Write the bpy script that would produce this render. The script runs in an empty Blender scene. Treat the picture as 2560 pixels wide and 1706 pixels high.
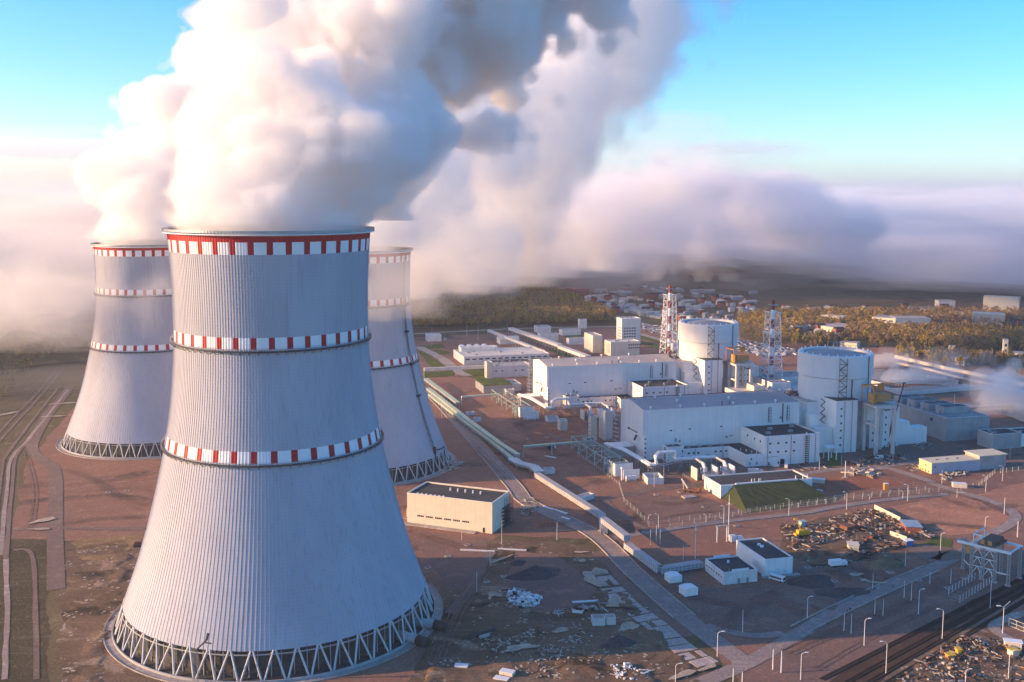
import bpy, bmesh, math, random
import numpy as np
from mathutils import Vector, Matrix
SC=bpy.context.scene; COL=SC.collection
# ---------------- camera ----------------
HC,FPX,PITCH,ROLL,CY=182.5,2626.6,0.108,0.003,765.5
cd=bpy.data.cameras.new('camera'); cam=bpy.data.objects.new('camera',cd); COL.objects.link(cam); SC.camera=cam
cd.sensor_width=36; cd.lens=FPX/2560*36; cd.shift_y=(CY-853)/2560; cd.clip_start=1; cd.clip_end=60000
_F=Vector((0,math.cos(PITCH),-math.sin(PITCH))); _r=Vector((1,0,0)); _u=Vector((0,math.sin(PITCH),math.cos(PITCH)))
_R=_r*math.cos(ROLL)+_u*math.sin(ROLL); _U=-_r*math.sin(ROLL)+_u*math.cos(ROLL)
cam.matrix_world=Matrix(((_R.x,_U.x,-_F.x,0),(_R.y,_U.y,-_F.y,0),(_R.z,_U.z,-_F.z,HC),(0,0,0,1)))
# ---------------- light ----------------
SUN_AZ=math.radians(186); SUN_EL=math.radians(13)      # direction towards the sun
w=bpy.data.worlds.new('World'); SC.world=w; w.use_nodes=True
nt=w.node_tree; bg=nt.nodes['Background']
sky=nt.nodes.new('ShaderNodeTexSky'); sky.sky_type='NISHITA'; sky.sun_disc=False
sky.sun_elevation=SUN_EL; sky.sun_rotation=math.pi/2-SUN_AZ; sky.altitude=1000; sky.air_density=1.0; sky.dust_density=1.4; sky.ozone_density=4.2
hs=nt.nodes.new('ShaderNodeHueSaturation'); hs.inputs['Saturation'].default_value=1.25; nt.links.new(sky.outputs[0],hs.inputs['Color']); nt.links.new(hs.outputs[0],bg.inputs[0]); bg.inputs[1].default_value=0.14
sd=bpy.data.lights.new('sun','SUN'); sd.energy=3.9; sd.angle=math.radians(.5); sd.color=(1,.61,.29)
sun=bpy.data.objects.new('sun',sd); COL.objects.link(sun)
sv=Vector((math.cos(SUN_AZ)*math.cos(SUN_EL),math.sin(SUN_AZ)*math.cos(SUN_EL),math.sin(SUN_EL)))
sun.rotation_euler=sv.to_track_quat('Z','Y').to_euler(); sun.location=sv*3000+Vector((0,600,0))
SC.view_settings.view_transform='Standard'; SC.view_settings.look='None'; SC.view_settings.exposure=1.28; SC.view_settings.gamma=1
cy=SC.cycles; cy.volume_bounces=20; cy.max_bounces=22; cy.diffuse_bounces=3; cy.glossy_bounces=2; cy.transparent_max_bounces=24
cy.use_denoising=True; cy.use_adaptive_sampling=True; cy.adaptive_threshold=0.02; cy.sample_clamp_indirect=10
def ray(px,py):
    """direction of the view ray through a pixel of the 2560x1706 photograph"""
    return (_F+_R*((px-1280)/FPX)-_U*((py-CY)/FPX))
def G(px,py,z=0.):
    d=ray(px,py); t=(z-HC)/d.z; return Vector((d.x*t,d.y*t,z))
def at(px,py,dist):
    d=ray(px,py); t=dist/math.hypot(d.x,d.y); return Vector((0,0,HC))+d*t
HAZE=0.00006
# ---------------- survey: points of the photograph put on the ground ----------------
CR={'C1':(1300,700,4),'C2':(1500,950,4),'C3':(1972,900,4),'C4':(1972,1300,4),'C5':(0,1000,4),'D1':(1000,650,4.127),'D2':(1300,750,4.127),'D3':(1650,680,4.127),'D4':(2000,680,4.127),'D5':(960,900,4.127),'D6':(1400,950,4.127),'E1':(1800,900,3.096),'E2':(960,1250,3.439),'E3':(1450,1250,3.439),'E4':(1950,1200,3.098),'S':(0,0,1),'d':(0,0,.9191)}
GA=0.268; CA,SA=math.cos(GA),math.sin(GA)          # the plant grid is turned by this angle
def UV(x,y): return x*CA+y*SA,-x*SA+y*CA
def XY(u,v): return u*CA-v*SA,u*SA+v*CA
def P(k,x,y): a=CR[k]; return a[0]+x/a[2],a[1]+y/a[2]
def g(k,x,y,z=0.): return G(*P(k,x,y),z)
def guv(k,x,y,z=0.):
    p=g(k,x,y,z); return UV(p.x,p.y)
def prj(x,y,z):
    p=Vector((x,y,z-HC)); d=p.dot(_F); return 1280+FPX*p.dot(_R)/d, CY-FPX*p.dot(_U)/d
def hz(x,y,py):
    lo,hi=-5.,500.
    for _ in range(40):
        m=(lo+hi)/2
        if prj(x,y,m)[1]>py: lo=m
        else: hi=m
    return lo
def hzk(k,base,topy):
    p=g(k,*base); return hz(p.x,p.y,P(k,0,topy)[1])
def onV(k,x,y,V):
    d=ray(*P(k,x,y)); du,dv=UV(d.x,d.y); t=V/dv; return du*t, HC+d.z*t
# ---------------- materials ----------------
def _nodes(m):
    m.use_nodes=True; t=m.node_tree; return t,t.nodes,t.links,t.nodes['Principled BSDF']
def mathn(t,op,a,b=None,clamp=False):
    n=t.nodes.new('ShaderNodeMath'); n.operation=op; n.use_clamp=clamp
    for i,v in enumerate((a,b)):
        if v is None: continue
        if isinstance(v,(int,float)): n.inputs[i].default_value=v
        else: t.links.new(v,n.inputs[i])
    return n.outputs[0]
def mixn(t,f,a,b):
    n=t.nodes.new('ShaderNodeMix'); n.data_type='RGBA'
    for i,v in ((0,f),(6,a),(7,b)):
        if isinstance(v,tuple): n.inputs[i].default_value=(*v,1)
        elif isinstance(v,(int,float)): n.inputs[i].default_value=v
        else: t.links.new(v,n.inputs[i])
    return n.outputs[2]
def noisen(t,vec,scale,det=4,rough=.55,dist=0.):
    n=t.nodes.new('ShaderNodeTexNoise'); n.inputs['Scale'].default_value=scale; n.inputs['Detail'].default_value=det
    n.inputs['Roughness'].default_value=rough; n.inputs['Distortion'].default_value=dist; t.links.new(vec,n.inputs['Vector']); return n.outputs['Fac']
def rampn(t,f,a,b):
    n=t.nodes.new('ShaderNodeMapRange'); n.inputs['From Min'].default_value=a; n.inputs['From Max'].default_value=b; n.interpolation_type='SMOOTHSTEP'
    t.links.new(f,n.inputs['Value']); return n.outputs['Result']
def bumpn(t,b,h,strength,dist):
    n=t.nodes.new('ShaderNodeBump'); n.inputs['Strength'].default_value=strength; n.inputs['Distance'].default_value=dist
    t.links.new(h,n.inputs['Height']); t.links.new(n.outputs[0],b.inputs['Normal'])
def M(name,col,col2=None,scale=.15,rough=.75,metal=0.,seam=None,streak=0.,bump=0.,spec=None,stretch=None):
    """a painted / concrete / metal surface: two tones, panel joints, rain streaks"""
    m=bpy.data.materials.new(name); t,N,L,b=_nodes(m)
    tc=N.new('ShaderNodeTexCoord').outputs['Object']
    if col2 is None: col2=tuple(c*.82 for c in col)
    v=tc
    if stretch:
        mp=N.new('ShaderNodeMapping'); mp.inputs['Scale'].default_value=stretch; L.new(tc,mp.inputs['Vector']); v=mp.outputs[0]
    f=rampn(t,noisen(t,v,scale,5,.6),.3,.7); c=mixn(t,f,col,col2)
    if streak:
        mp=N.new('ShaderNodeMapping'); mp.inputs['Scale'].default_value=(1.2,1.2,.04); L.new(tc,mp.inputs['Vector'])
        c=mixn(t,mathn(t,'MULTIPLY',rampn(t,noisen(t,mp.outputs[0],.7,4),.5,.8),streak),c,tuple(x*.55 for x in col))
    if seam:
        sp=N.new('ShaderNodeSeparateXYZ'); L.new(tc,sp.inputs[0])
        for ax,step,wd,dk in seam:
            q=mathn(t,'FRACT',mathn(t,'DIVIDE',mathn(t,'ADD',sp.outputs[ax],1000.13*step),step))
            k=mathn(t,'MULTIPLY',mathn(t,'LESS_THAN',q,wd/step),dk)
            c=mixn(t,k,c,tuple(x*.3 for x in col))
    L.new(c,b.inputs['Base Color']); b.inputs['Roughness'].default_value=rough; b.inputs['Metallic'].default_value=metal
    if spec is not None: b.inputs['Specular IOR Level'].default_value=spec
    if bump: bumpn(t,b,noisen(t,tc,1.2,5),bump,.15)
    return m
def GM(name,c1,c2,c3=None,s=(.02,.1),speck=None,streak=None,dark=None,bump=.6,t3=(.55,.7)):
    GF=2.4; c1,c2=[tuple(x*GF for x in c) for c in (c1,c2)]; c3=c3 and tuple(x*min(GF,.62/max(c3)) for x in c3); dark=dark and (tuple(x*1.5 for x in dark[0]),dark[1])
    """ground: two large tones, a third patchy tone, fine grain, bright specks, tyre-track streaks"""
    m=bpy.data.materials.new(name); t,N,L,b=_nodes(m); tc=N.new('ShaderNodeTexCoord').outputs['Object']
    big=noisen(t,tc,s[0],6,.6,.4); c=mixn(t,rampn(t,big,.38,.62),c1,c2)
    if c3: c=mixn(t,rampn(t,noisen(t,tc,s[1],6,.62,.8),*t3),c,c3)
    if streak:
        ang,col,amt=streak; mp=N.new('ShaderNodeMapping'); mp.inputs['Rotation'].default_value=(0,0,-ang); mp.inputs['Scale'].default_value=(.03,.55,1); L.new(tc,mp.inputs['Vector'])
        c=mixn(t,mathn(t,'MULTIPLY',rampn(t,noisen(t,mp.outputs[0],.8,5,.6,.3),.5,.72),amt),c,col)
    if dark: c=mixn(t,rampn(t,noisen(t,tc,dark[1],5,.65,1.),.54,.68),c,dark[0])
    gr=noisen(t,tc,.9,8,.75); c=mixn(t,mathn(t,'MULTIPLY',rampn(t,gr,.38,.68),.75),c,tuple(x*.5 for x in c1)); c=mixn(t,mathn(t,'MULTIPLY',rampn(t,noisen(t,tc,.16,6,.7,1.5),.52,.66),.4),c,tuple(min(.7,x*1.5) for x in c1))
    if speck:
        col,amt,sc=speck; n=N.new('ShaderNodeTexVoronoi'); n.inputs['Scale'].default_value=sc; L.new(tc,n.inputs['Vector'])
        sel=mathn(t,'GREATER_THAN',noisen(t,tc,sc*.23,3),1-amt); k=mathn(t,'MULTIPLY',mathn(t,'LESS_THAN',n.outputs['Distance'],.33),sel)
        c=mixn(t,k,c,col)
    L.new(c,b.inputs['Base Color']); b.inputs['Roughness'].default_value=.95; b.inputs['Specular IOR Level'].default_value=.15
    if bump: bumpn(t,b,noisen(t,tc,.35,8,.7),bump,.5)
    return m
CONC=M('tower_concrete',(.50,.50,.55),(.42,.42,.47),scale=.05,rough=.85,seam=[(2,1.35,.08,.3)],streak=.5,stretch=(1,1,.25))
RED=M('red_paint',(.50,.008,.012),(.42,.01,.015),rough=.6); WHT=M('white_paint',(.88,.88,.87),(.82,.82,.82),rough=.6,streak=.15)
CLAD=M('white_cladding',(.90,.86,.82),(.83,.79,.76),scale=.08,rough=.5,seam=[(0,6,.14,.4),(2,1.2,.06,.16)],streak=.25)
CREAM=M('cream_cladding',(.72,.64,.52),(.66,.58,.47),rough=.6,seam=[(0,6,.15,.4)],streak=.1)
PLAST=M('pale_render',(.74,.70,.66),(.64,.60,.57),rough=.8,streak=.25); GREYC=M('grey_concrete',(.44,.42,.41),(.34,.33,.32),rough=.9,streak=.5,seam=[(0,6,.12,.3),(2,3,.08,.3)],bump=.3)
RFD=M('bitumen_roof',(.035,.037,.042),(.055,.055,.06),scale=.08,rough=.9,bump=.3); RFG=M('grey_roof_membrane',(.42,.38,.38),(.34,.31,.31),scale=.05,rough=.9,seam=[(0,9,.12,.25)],bump=.2)
RFW=M('pale_roof_sheet',(.66,.60,.52),(.58,.53,.46),rough=.6,seam=[(0,3,.1,.25)]); RFB=M('blue_roof_sheet',(.25,.33,.42),(.33,.40,.48),rough=.5,seam=[(0,2,.1,.25)])
MET=M('galvanised_steel',(.42,.44,.46),(.33,.35,.37),rough=.45,metal=.6); MDK=M('dark_steel',(.035,.04,.05),(.06,.065,.08),rough=.6,metal=.3)
MWH=M('white_painted_steel',(.82,.82,.82),(.72,.72,.72),rough=.5); GLS=M('dark_glass',(.02,.03,.045),(.03,.04,.06),rough=.12,spec=.8)
ORG=M('orange_paint',(.72,.26,.02),(.6,.22,.03),rough=.5); YEL=M('yellow_paint',(.75,.45,.02),(.65,.38,.03),rough=.5)
GRN=M('pale_green_pipe',(.50,.58,.38),(.42,.5,.34),rough=.5,seam=[(0,9,.25,.4)]); TEAL=M('pale_green_steel',(.36,.47,.43),(.30,.40,.37),rough=.6)
BRK=M('brick_red',(.36,.12,.09),(.28,.10,.08),rough=.9); RUST=M('rusty_metal',(.22,.09,.05),(.14,.07,.05),scale=.6,rough=.85)
CORR=M('corrugated_gallery_sheet',(.42,.41,.42),(.34,.33,.35),rough=.5,seam=[(0,.9,.3,.35)]); BLUEP=M('blue_paint',(.10,.17,.42),rough=.5); INNER=M('dark_fill',(.10,.095,.085),(.05,.05,.048),scale=.2,rough=.95)
# ---------------- mesh helpers ----------------
class MB:
    def __init__(s,o=(0,0)): s.v=[];s.f=[];s.m=[];s.o=o;s.k=0
    def add(s,vs,fs):
        n=len(s.v); s.v+=[(x-s.o[0],y-s.o[1],z) for x,y,z in vs]; s.f+=[tuple(i+n for i in f) for f in fs]; s.m+=[s.k]*len(fs); return s
    def box(s,x0,x1,y0,y1,z0,z1):
        return s.add([(x0,y0,z0),(x1,y0,z0),(x1,y1,z0),(x0,y1,z0),(x0,y0,z1),(x1,y0,z1),(x1,y1,z1),(x0,y1,z1)],[(3,2,1,0),(4,5,6,7),(0,1,5,4),(1,2,6,5),(2,3,7,6),(3,0,4,7)])
    def prism(s,pts,z0,z1):
        n=len(pts); z1=z1 if isinstance(z1,(list,tuple)) else [z1]*n
        a=sum(pts[i][0]*pts[(i+1)%n][1]-pts[(i+1)%n][0]*pts[i][1] for i in range(n))
        if a<0: pts=pts[::-1]; z1=z1[::-1]
        return s.add([(x,y,z0) for x,y in pts]+[(p[0],p[1],z) for p,z in zip(pts,z1)],[tuple(range(n))[::-1],tuple(range(n,2*n))]+[(i,(i+1)%n,n+(i+1)%n,n+i) for i in range(n)])
    def tube(s,p,q,r,n=6,r2=None):
        p=Vector(p);q=Vector(q);d=(q-p)
        if d.length<1e-6: return s
        d.normalize(); a=d.orthogonal().normalized(); b=d.cross(a); r2=r if r2 is None else r2
        vs=[tuple(p+(a*math.cos(t)+b*math.sin(t))*r) for t in [2*math.pi*i/n for i in range(n)]]+[tuple(q+(a*math.cos(t)+b*math.sin(t))*r2) for t in [2*math.pi*i/n for i in range(n)]]
        return s.add(vs,[tuple(range(n))[::-1],tuple(range(n,2*n))]+[(i,(i+1)%n,n+(i+1)%n,n+i) for i in range(n)])
    def path(s,pts,r,n=6):
        for a,b in zip(pts,pts[1:]): s.tube(a,b,r,n)
        return s
    def lathe(s,cx,cy,prof,n=48):
        vs=[];fs=[]
        for r,z in prof: vs+=[(cx+r*math.cos(2*math.pi*i/n),cy+r*math.sin(2*math.pi*i/n),z) for i in range(n)]
        for j in range(len(prof)-1):
            for i in range(n): a=j*n+i;b=j*n+(i+1)%n; fs.append((a,b,b+n,a+n))
        return s.add(vs,fs)
    def disc(s,cx,cy,z,r,n=48): return s.add([(cx+r*math.cos(2*math.pi*i/n),cy+r*math.sin(2*math.pi*i/n),z) for i in range(n)],[tuple(range(n))])
    def build(s,name,mat,parent=None,loc=None,rz=0.,smooth=False):
        me=bpy.data.meshes.new(name); me.from_pydata(s.v,[],s.f)
        for mm in (mat if isinstance(mat,(list,tuple)) else [mat]): me.materials.append(mm)
        if any(s.m): me.polygons.foreach_set('material_index',s.m)
        if smooth: me.polygons.foreach_set('use_smooth',[True]*len(s.f))
        me.update(); o=bpy.data.objects.new(name,me); COL.objects.link(o)
        if parent: o.parent=parent
        if loc is not None: o.location=loc
        o.rotation_euler[2]=rz; return o
def tag(o,label=None,cat=None,group=None,kind=None):
    for k,v in (('label',label),('category',cat),('group',group),('kind',kind)):
        if v: o[k]=v
    return o
def thing(name,label,cat,x,y,z=0.,rz=0.,group=None):
    o=bpy.data.objects.new(name,None); COL.objects.link(o); o.location=(x,y,z); o.rotation_euler[2]=rz; o.empty_display_size=1
    return tag(o,label,cat,group)
def gthing(name,label,cat,u,v,z=0.,group=None):
    x,y=XY(u,v); return thing(name,label,cat,x,y,z,GA,group)
def copy_tree(o,parent=None):
    c=o.copy(); COL.objects.link(c); c.parent=parent
    for ch in o.children: copy_tree(ch,c)
    return c
ZL=[0.0]
def sheet(name,pts,mat,z=None,rag=1.6):
    """flat ground sheet from world points"""
    if z is None: ZL[0]+=.004; z=.02+ZL[0]
    me=bpy.data.meshes.new(name); n=len(pts)
    a=sum(pts[i][0]*pts[(i+1)%n][1]-pts[(i+1)%n][0]*pts[i][1] for i in range(n))
    if a<0: pts=pts[::-1]
    if rag:
        rr=random.Random(len(pts)*7+int(abs(pts[0][0])*10)); q=[]
        for i in range(n):
            a_,b_=Vector(pts[i][:2]),Vector(pts[(i+1)%n][:2]); L=(b_-a_).length; k=max(1,min(60,int(L/4.))); nr=Vector((-(b_-a_).y,(b_-a_).x)).normalized() if L else Vector((0,0)); ph=rr.uniform(0,6)
            for j in range(k): t=j/k; w_=min(1,4*t*(1-t)+.15)*min(rag,L*.12); q.append(a_+(b_-a_)*t+nr*w_*(math.sin(t*L*.11+ph)*.6+rr.uniform(-.45,.45)))
        pts=[tuple(p) for p in q]
    me.from_pydata([(p[0],p[1],z) for p in pts],[],[tuple(range(len(pts)))])
    me.materials.append(mat); o=bpy.data.objects.new(name,me); COL.objects.link(o); return tag(o,kind='structure')
def smooth_line(pts,n=6):
    out=[]; p=[pts[0]]+list(pts)+[pts[-1]]
    for i in range(1,len(p)-2):
        a,b,c,d=[Vector(q[:2]) for q in p[i-1:i+3]]
        for k in range(n):
            t=k/n; out.append(.5*((2*b)+(c-a)*t+(2*a-5*b+4*c-d)*t*t+(3*b-a-3*c+d)*t**3))
    out.append(Vector(pts[-1][:2])); return out
def strip(name,pts,width,mat,z=None,smooth=True,jit=0.):
    if z is None: ZL[0]+=.004; z=.02+ZL[0]
    L=smooth_line(pts) if smooth else [Vector(p[:2]) for p in pts]; vs=[];fs=[]
    rr=random.Random(len(name))
    for i,p in enumerate(L):
        d=(L[min(i+1,len(L)-1)]-L[max(i-1,0)]).normalized(); nrm=Vector((-d.y,d.x))
        w0=width/2+rr.uniform(-jit,jit); w1=width/2+rr.uniform(-jit,jit)
        vs+=[(*(p+nrm*w0),z),(*(p-nrm*w1),z)]
        if i: k=2*i; fs.append((k-2,k-1,k+1,k))
    me=bpy.data.meshes.new(name); me.from_pydata(vs,[],fs); me.materials.append(mat); o=bpy.data.objects.new(name,me); COL.objects.link(o); return tag(o,kind='structure')
def gp(k,pts,z=0.): return [tuple(g(k,x,y,z))[:2] for x,y in pts]
# ---------------- clouds ----------------
import openvdb
def vmat(name,dens,col=(1,1,1),g=.0):
    m=bpy.data.materials.new(name); m.use_nodes=True; t=m.node_tree; t.nodes.clear()
    o=t.nodes.new('ShaderNodeOutputMaterial'); v=t.nodes.new('ShaderNodeVolumePrincipled')
    v.inputs['Color'].default_value=(*col,1); v.inputs['Density'].default_value=dens; v.inputs['Anisotropy'].default_value=g
    t.links.new(v.outputs[0],o.inputs['Volume']); return m
# ---------------- ground ----------------
m_base=GM('scrub_ground',(.055,.043,.022),(.085,.062,.034),(.12,.09,.05),s=(.006,.03),dark=((.028,.026,.014),.012),speck=((.25,.2,.15),.35,.25))
m_yard=GM('red_gravel',(.140,.072,.048),(.11,.062,.045),(.17,.10,.07),s=(.008,.05),streak=(GA,(.30,.20,.16),.35),dark=((.05,.038,.036),.010),speck=((.4,.34,.3),.27,.3),t3=(.5,.8))
m_dark=GM('dark_gravel',(.115,.066,.050),(.090,.060,.050),(.14,.085,.062),s=(.02,.06),streak=(GA+.6,(.24,.16,.13),.3),bump=.4)
m_rough=GM('rough_dirt',(.070,.045,.028),(.105,.066,.042),(.18,.125,.085),s=(.02,.045),streak=(.55,(.30,.23,.15),.6),dark=((.025,.022,.014),.03),speck=((.42,.36,.3),.42,.45),t3=(.56,.66))
m_road=GM('worn_asphalt',(.15,.115,.10),(.125,.10,.09),(.18,.145,.125),s=(.02,.08),streak=(GA,(.2,.16,.14),.5),bump=.15)
m_road2=GM('pale_road_dust',(.17,.13,.11),(.14,.11,.095),(.45,.38,.33),s=(.02,.08),bump=.15)
m_road3=GM('worn_track',(.095,.065,.052),(.11,.078,.06),s=(.02,.08),bump=.2)
m_lawn=GM('lawn',(.045,.055,.012),(.06,.06,.015),(.10,.12,.03),s=(.03,.1),bump=.4)
m_conc=GM('pale_concrete',(.19,.16,.14),(.16,.135,.115),(.55,.48,.43),s=(.03,.12),bump=.1)
m_sand=GM('red_sand',(.15,.06,.035),(.13,.055,.035),(.38,.17,.10),s=(.02,.1),bump=.2)
m_cutt=GM('cut_bank_sand',(.13,.085,.04),(.10,.065,.035),(.42,.28,.15),s=(.03,.15),bump=1.)
m_sea=M('sea_water',(.03,.07,.12),rough=.35)
X0=30000
me=bpy.data.meshes.new('ground'); xs=[-X0,-8000,-3000,-1200,-400,400,1200,3000,8000,X0]; ys=[-3000,0,600,1200,2500,5000,12000,40000]
me.from_pydata([(x,y,0) for y in ys for x in xs],[],[(j*10+i,j*10+i+1,j*10+i+11,j*10+i+10) for j in range(7) for i in range(9)]); me.materials.append(m_base)
o=bpy.data.objects.new('ground',me); COL.objects.link(o); tag(o,kind='structure')
sheet('sea',[(-29000,7500),(-1200,7500),(2500,9000),(9000,14000),(20000,39000),(-29000,39000)],m_sea,rag=0)
sheet('gravel_yard',gp('d',[(20,1245),(62,1060),(150,960),(215,885),(500,830),(960,775),(1560,745),(1760,790),(2100,800),(2600,900),(2750,1100),(2600,1400),(1760,1640),(1640,1490),(1380,1240),(1150,1230),(1040,1300),(1010,1450),(900,1620),(240,1640),(225,1500),(330,1240)]),m_yard)
sheet('rough_ground',gp('d',[(1010,1350),(1130,1240),(1290,1245),(1370,1270),(1500,1400),(1640,1530),(1660,1640),(820,1700),(990,1500)]),m_rough)
sheet('rough_ground',gp('d',[(140,1250),(330,1240),(380,1260),(380,1700),(135,1700)]),m_rough)
sheet('dark_scrub',gp('d',[(-60,1238),(110,1240),(112,1700),(-200,1700)]),GM('dark_scrub_soil',(.035,.030,.016),(.05,.038,.022),(.09,.07,.045),s=(.03,.08),streak=(1.35,(.22,.17,.11),.5)))
sheet('dark_yard',gp('E2',[(230,260),(900,330),(880,450),(760,800),(560,760),(400,560),(300,420)]),m_dark)
sheet('dark_yard',gp('E2',[(1130,440),(1480,470),(1830,760),(1690,900),(1360,980),(1180,900),(1050,730)]),m_dark)
sheet('dark_yard',gp('E3',[(110,465),(200,430),(560,820),(870,1060),(1030,1155),(870,1180),(700,1060),(330,700)]),m_dark)
sheet('dark_yard',gp('E3',[(250,350),(420,470),(690,620),(1230,760),(1780,740),(1960,900),(1900,1080),(1700,1150),(1480,1170),(1250,1140),(1080,1080),(870,880),(620,650)]),m_dark)
sheet('dark_yard',gp('C4',[(0,480),(250,520),(640,660),(850,720),(560,830),(380,840),(0,700)]),m_dark)
sheet('dark_yard',gp('C4',[(40,1240),(500,1010),(1050,730),(1440,520),(1900,560),(2352,420),(2352,640),(1700,960),(600,1500),(-400,2000),(-500,1560)]),m_dark)
sheet('dark_yard',gp('C2',[(430,560),(300,1140),(1060,1180),(1500,1340),(1480,1400),(500,1440)][1:]),m_dark)
sheet('dark_yard',gp('C2',[(480,1000),(1100,990),(2352,880),(2352,700),(2190,690),(300,620),(240,780)]),m_dark)
sheet('dark_yard',gp('C3',[(60,1030),(900,1060),(1340,980),(2352,940),(2352,760),(1300,760),(0,760)]),m_dark)
sheet('railway_bed',gp('C4',[(240,1700),(1000,1250),(2352,560),(2500,480),(2500,640),(2352,740),(1700,1050),(1050,1500),(700,1760)]),GM('ballast',(.045,.026,.018),(.035,.023,.018),(.06,.036,.025),s=(.03,.1)))
sheet('rough_ground',gp('C4',[(1000,1540),(1500,1200),(1900,1060),(2200,1250),(2700,1350),(2700,1800),(800,1750)]),m_rough)
sheet('storage_yard',gp('E4',[(0,360),(730,225),(1100,360),(1240,440),(1050,560),(900,620),(500,640),(300,700),(0,560)]),m_rough)
sheet('sand_field',gp('C3',[(320,1200),(420,1170),(800,1165),(980,1180),(1150,1250),(480,1330),(300,1290)]),m_sand)
sheet('sand_field',gp('E4',[(780,230),(1350,110),(1560,170),(1790,300),(1640,400),(1300,430),(1100,340)]),GM('orange_soil',(.24,.11,.065),(.17,.085,.055),(.28,.14,.085),s=(.012,.1),bump=.5))
sheet('sand_field',gp('E4',[(1500,120),(1900,20),(2300,40),(2300,330),(1880,260),(1640,160)]),GM('orange_soil_rough',(.22,.105,.06),(.17,.09,.06),(.26,.13,.08),s=(.012,.1),bump=.5))
sheet('sand_field',gp('D5',[(1620,660),(2080,640),(1960,810),(1560,830),(1480,760)]),m_sand)
sheet('cut_bank',gp('C5',[(700,1430),(800,1400),(1440,1345),(1400,1440),(1050,1600),(820,1600)]),m_cutt)
for i,(k,p) in enumerate([('D1',[(205,890),(430,862),(480,905),(300,925)]),('D1',[(290,945),(400,925),(520,950),(500,975),(360,975)]),('D1',[(190,945),(240,945),(470,1100),(330,1120)]),('D1',[(240,1160),(540,1140),(580,1180),(480,1210),(240,1215)]),('D1',[(620,1145),(890,1120),(960,1170),(890,1260),(690,1200)]),('D1',[(1240,800),(1640,900),(1640,880),(1240,770)]),('D1',[(1520,930),(1660,890),(1950,1000),(1900,1060)]),('D2',[(1230,340),(1490,420),(1480,460),(1240,400)]),('D2',[(1240,420),(1640,510),(1650,560),(1280,470)]),('D2',[(420,330),(660,330),(660,420),(480,400)]),('C4',[(1300,250),(1500,170),(1640,200),(1620,290),(1450,300)]),('C2',[(2190,690),(2400,700),(2400,860),(2270,870)])]):
    sheet('lawn',gp(k,p),m_lawn,rag=.8)
# roads
strip('road',gp('D5',[(380,300),(560,430),(900,800),(1330,1290),(1500,1480)])+gp('E3',[(110,290),(480,640),(900,1010),(1180,1230),(1420,1400)]),9.5,m_road)
strip('road',gp('E3',[(280,335),(640,270),(1200,190),(1900,115)])+gp('E4',[(400,215),(900,145),(1300,110)]),5.,m_road)
strip('road',gp('E3',[(980,1600),(1450,1400),(1900,1140)])+gp('E4',[(440,1015),(870,815),(1170,690),(1400,570)]),7.5,m_road)
strip('road',gp('E3',[(1080,1080),(1260,1130),(1500,1170),(1750,1150)]),5.,m_road)
strip('road',gp('E4',[(1390,575),(1620,430),(1780,345),(1820,270),(1700,190),(1500,125),(1370,90),(1200,35)])+gp('C3',[(1340,1190),(1000,1085)]),6.5,m_road2)
strip('road',gp('C3',[(-200,1190),(90,1150),(500,1095),(1000,1060),(1340,1010)]),6.,m_road2)
strip('road',gp('D6',[(0,1180),(650,1180),(1100,1120),(1500,1075)])[1:],6.,m_road3)
strip('road',gp('D5',[(1700,760),(2400,1160),(2700,1350)])+gp('E3',[(230,0),(430,180),(600,270)]),4.5,m_road3)
strip('road',gp('C5',[(560,1900),(555,1560),(550,1300),(550,720),(430,610),(330,520),(340,400),(480,150),(620,-20),(700,-130)]),8.,m_road3)
strip('road',gp('C5',[(120,1300),(400,1280),(1000,1290),(1450,1290)]),5.,m_road3)
for i,l in enumerate(([(60,1560),(70,2200),(40,2800)],[(140,1500),(330,1600),(360,2800)],[(-60,470),(190,200),(400,-30),(640,-330)],[(-60,380),(130,180),(330,-20),(560,-300)],[(0,1560),(60,1000),(110,600),(260,420),(480,150),(680,-100)],[(55,1600),(110,1000),(165,560),(330,380),(560,80)],[(-60,1300),(20,700),(50,580),(200,370),(450,50),(600,-140)])):
    strip('track',gp('C5',l),2.2,m_road2 if i in(0,4) else m_road3,jit=.3)
strip('track',gp('E2',[(560,980),(700,820),(900,480),(1000,420)]),5,m_road3)
strip('track',gp('E4',[(0,880),(250,960),(430,1000)]),7,m_road3,jit=1)
strip('track',gp('E4',[(180,700),(500,700),(700,860)]),6,m_road3,jit=1)
strip('track',gp('C4',[(1250,340),(1500,330),(1680,400)]),22,m_road3,jit=1.5)
strip('track',gp('C4',[(2400,930),(2150,1000),(2050,1080),(2200,1190),(2500,1290)]),5,m_road2)
strip('track',gp('E1',[(640,830),(1300,830),(1840,1020),(2330,1080)])[:1]+gp('E1',[(1080,860),(1300,835)]),5,m_road2)
strip('access_road',gp('D1',[(150,765),(700,735),(1400,705),(2300,690)]),9,m_conc)
strip('access_road',gp('D1',[(190,900),(400,1000),(600,1150),(700,1200)]),11,m_conc,jit=1)
strip('access_road',gp('C1',[(1190,540),(1440,610),(1700,690)]),10,m_conc)
strip('access_road',gp('D4',[(985,900),(1500,1010),(2310,1190),(2700,1290)]),9,m_conc)
strip('access_road',gp('C1',[(640,260),(960,380),(1200,440)]),12,m_conc)
KB=GM('kerb_stone',(.20,.17,.15),(.18,.15,.13),s=(.1,.3),bump=0)
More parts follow.
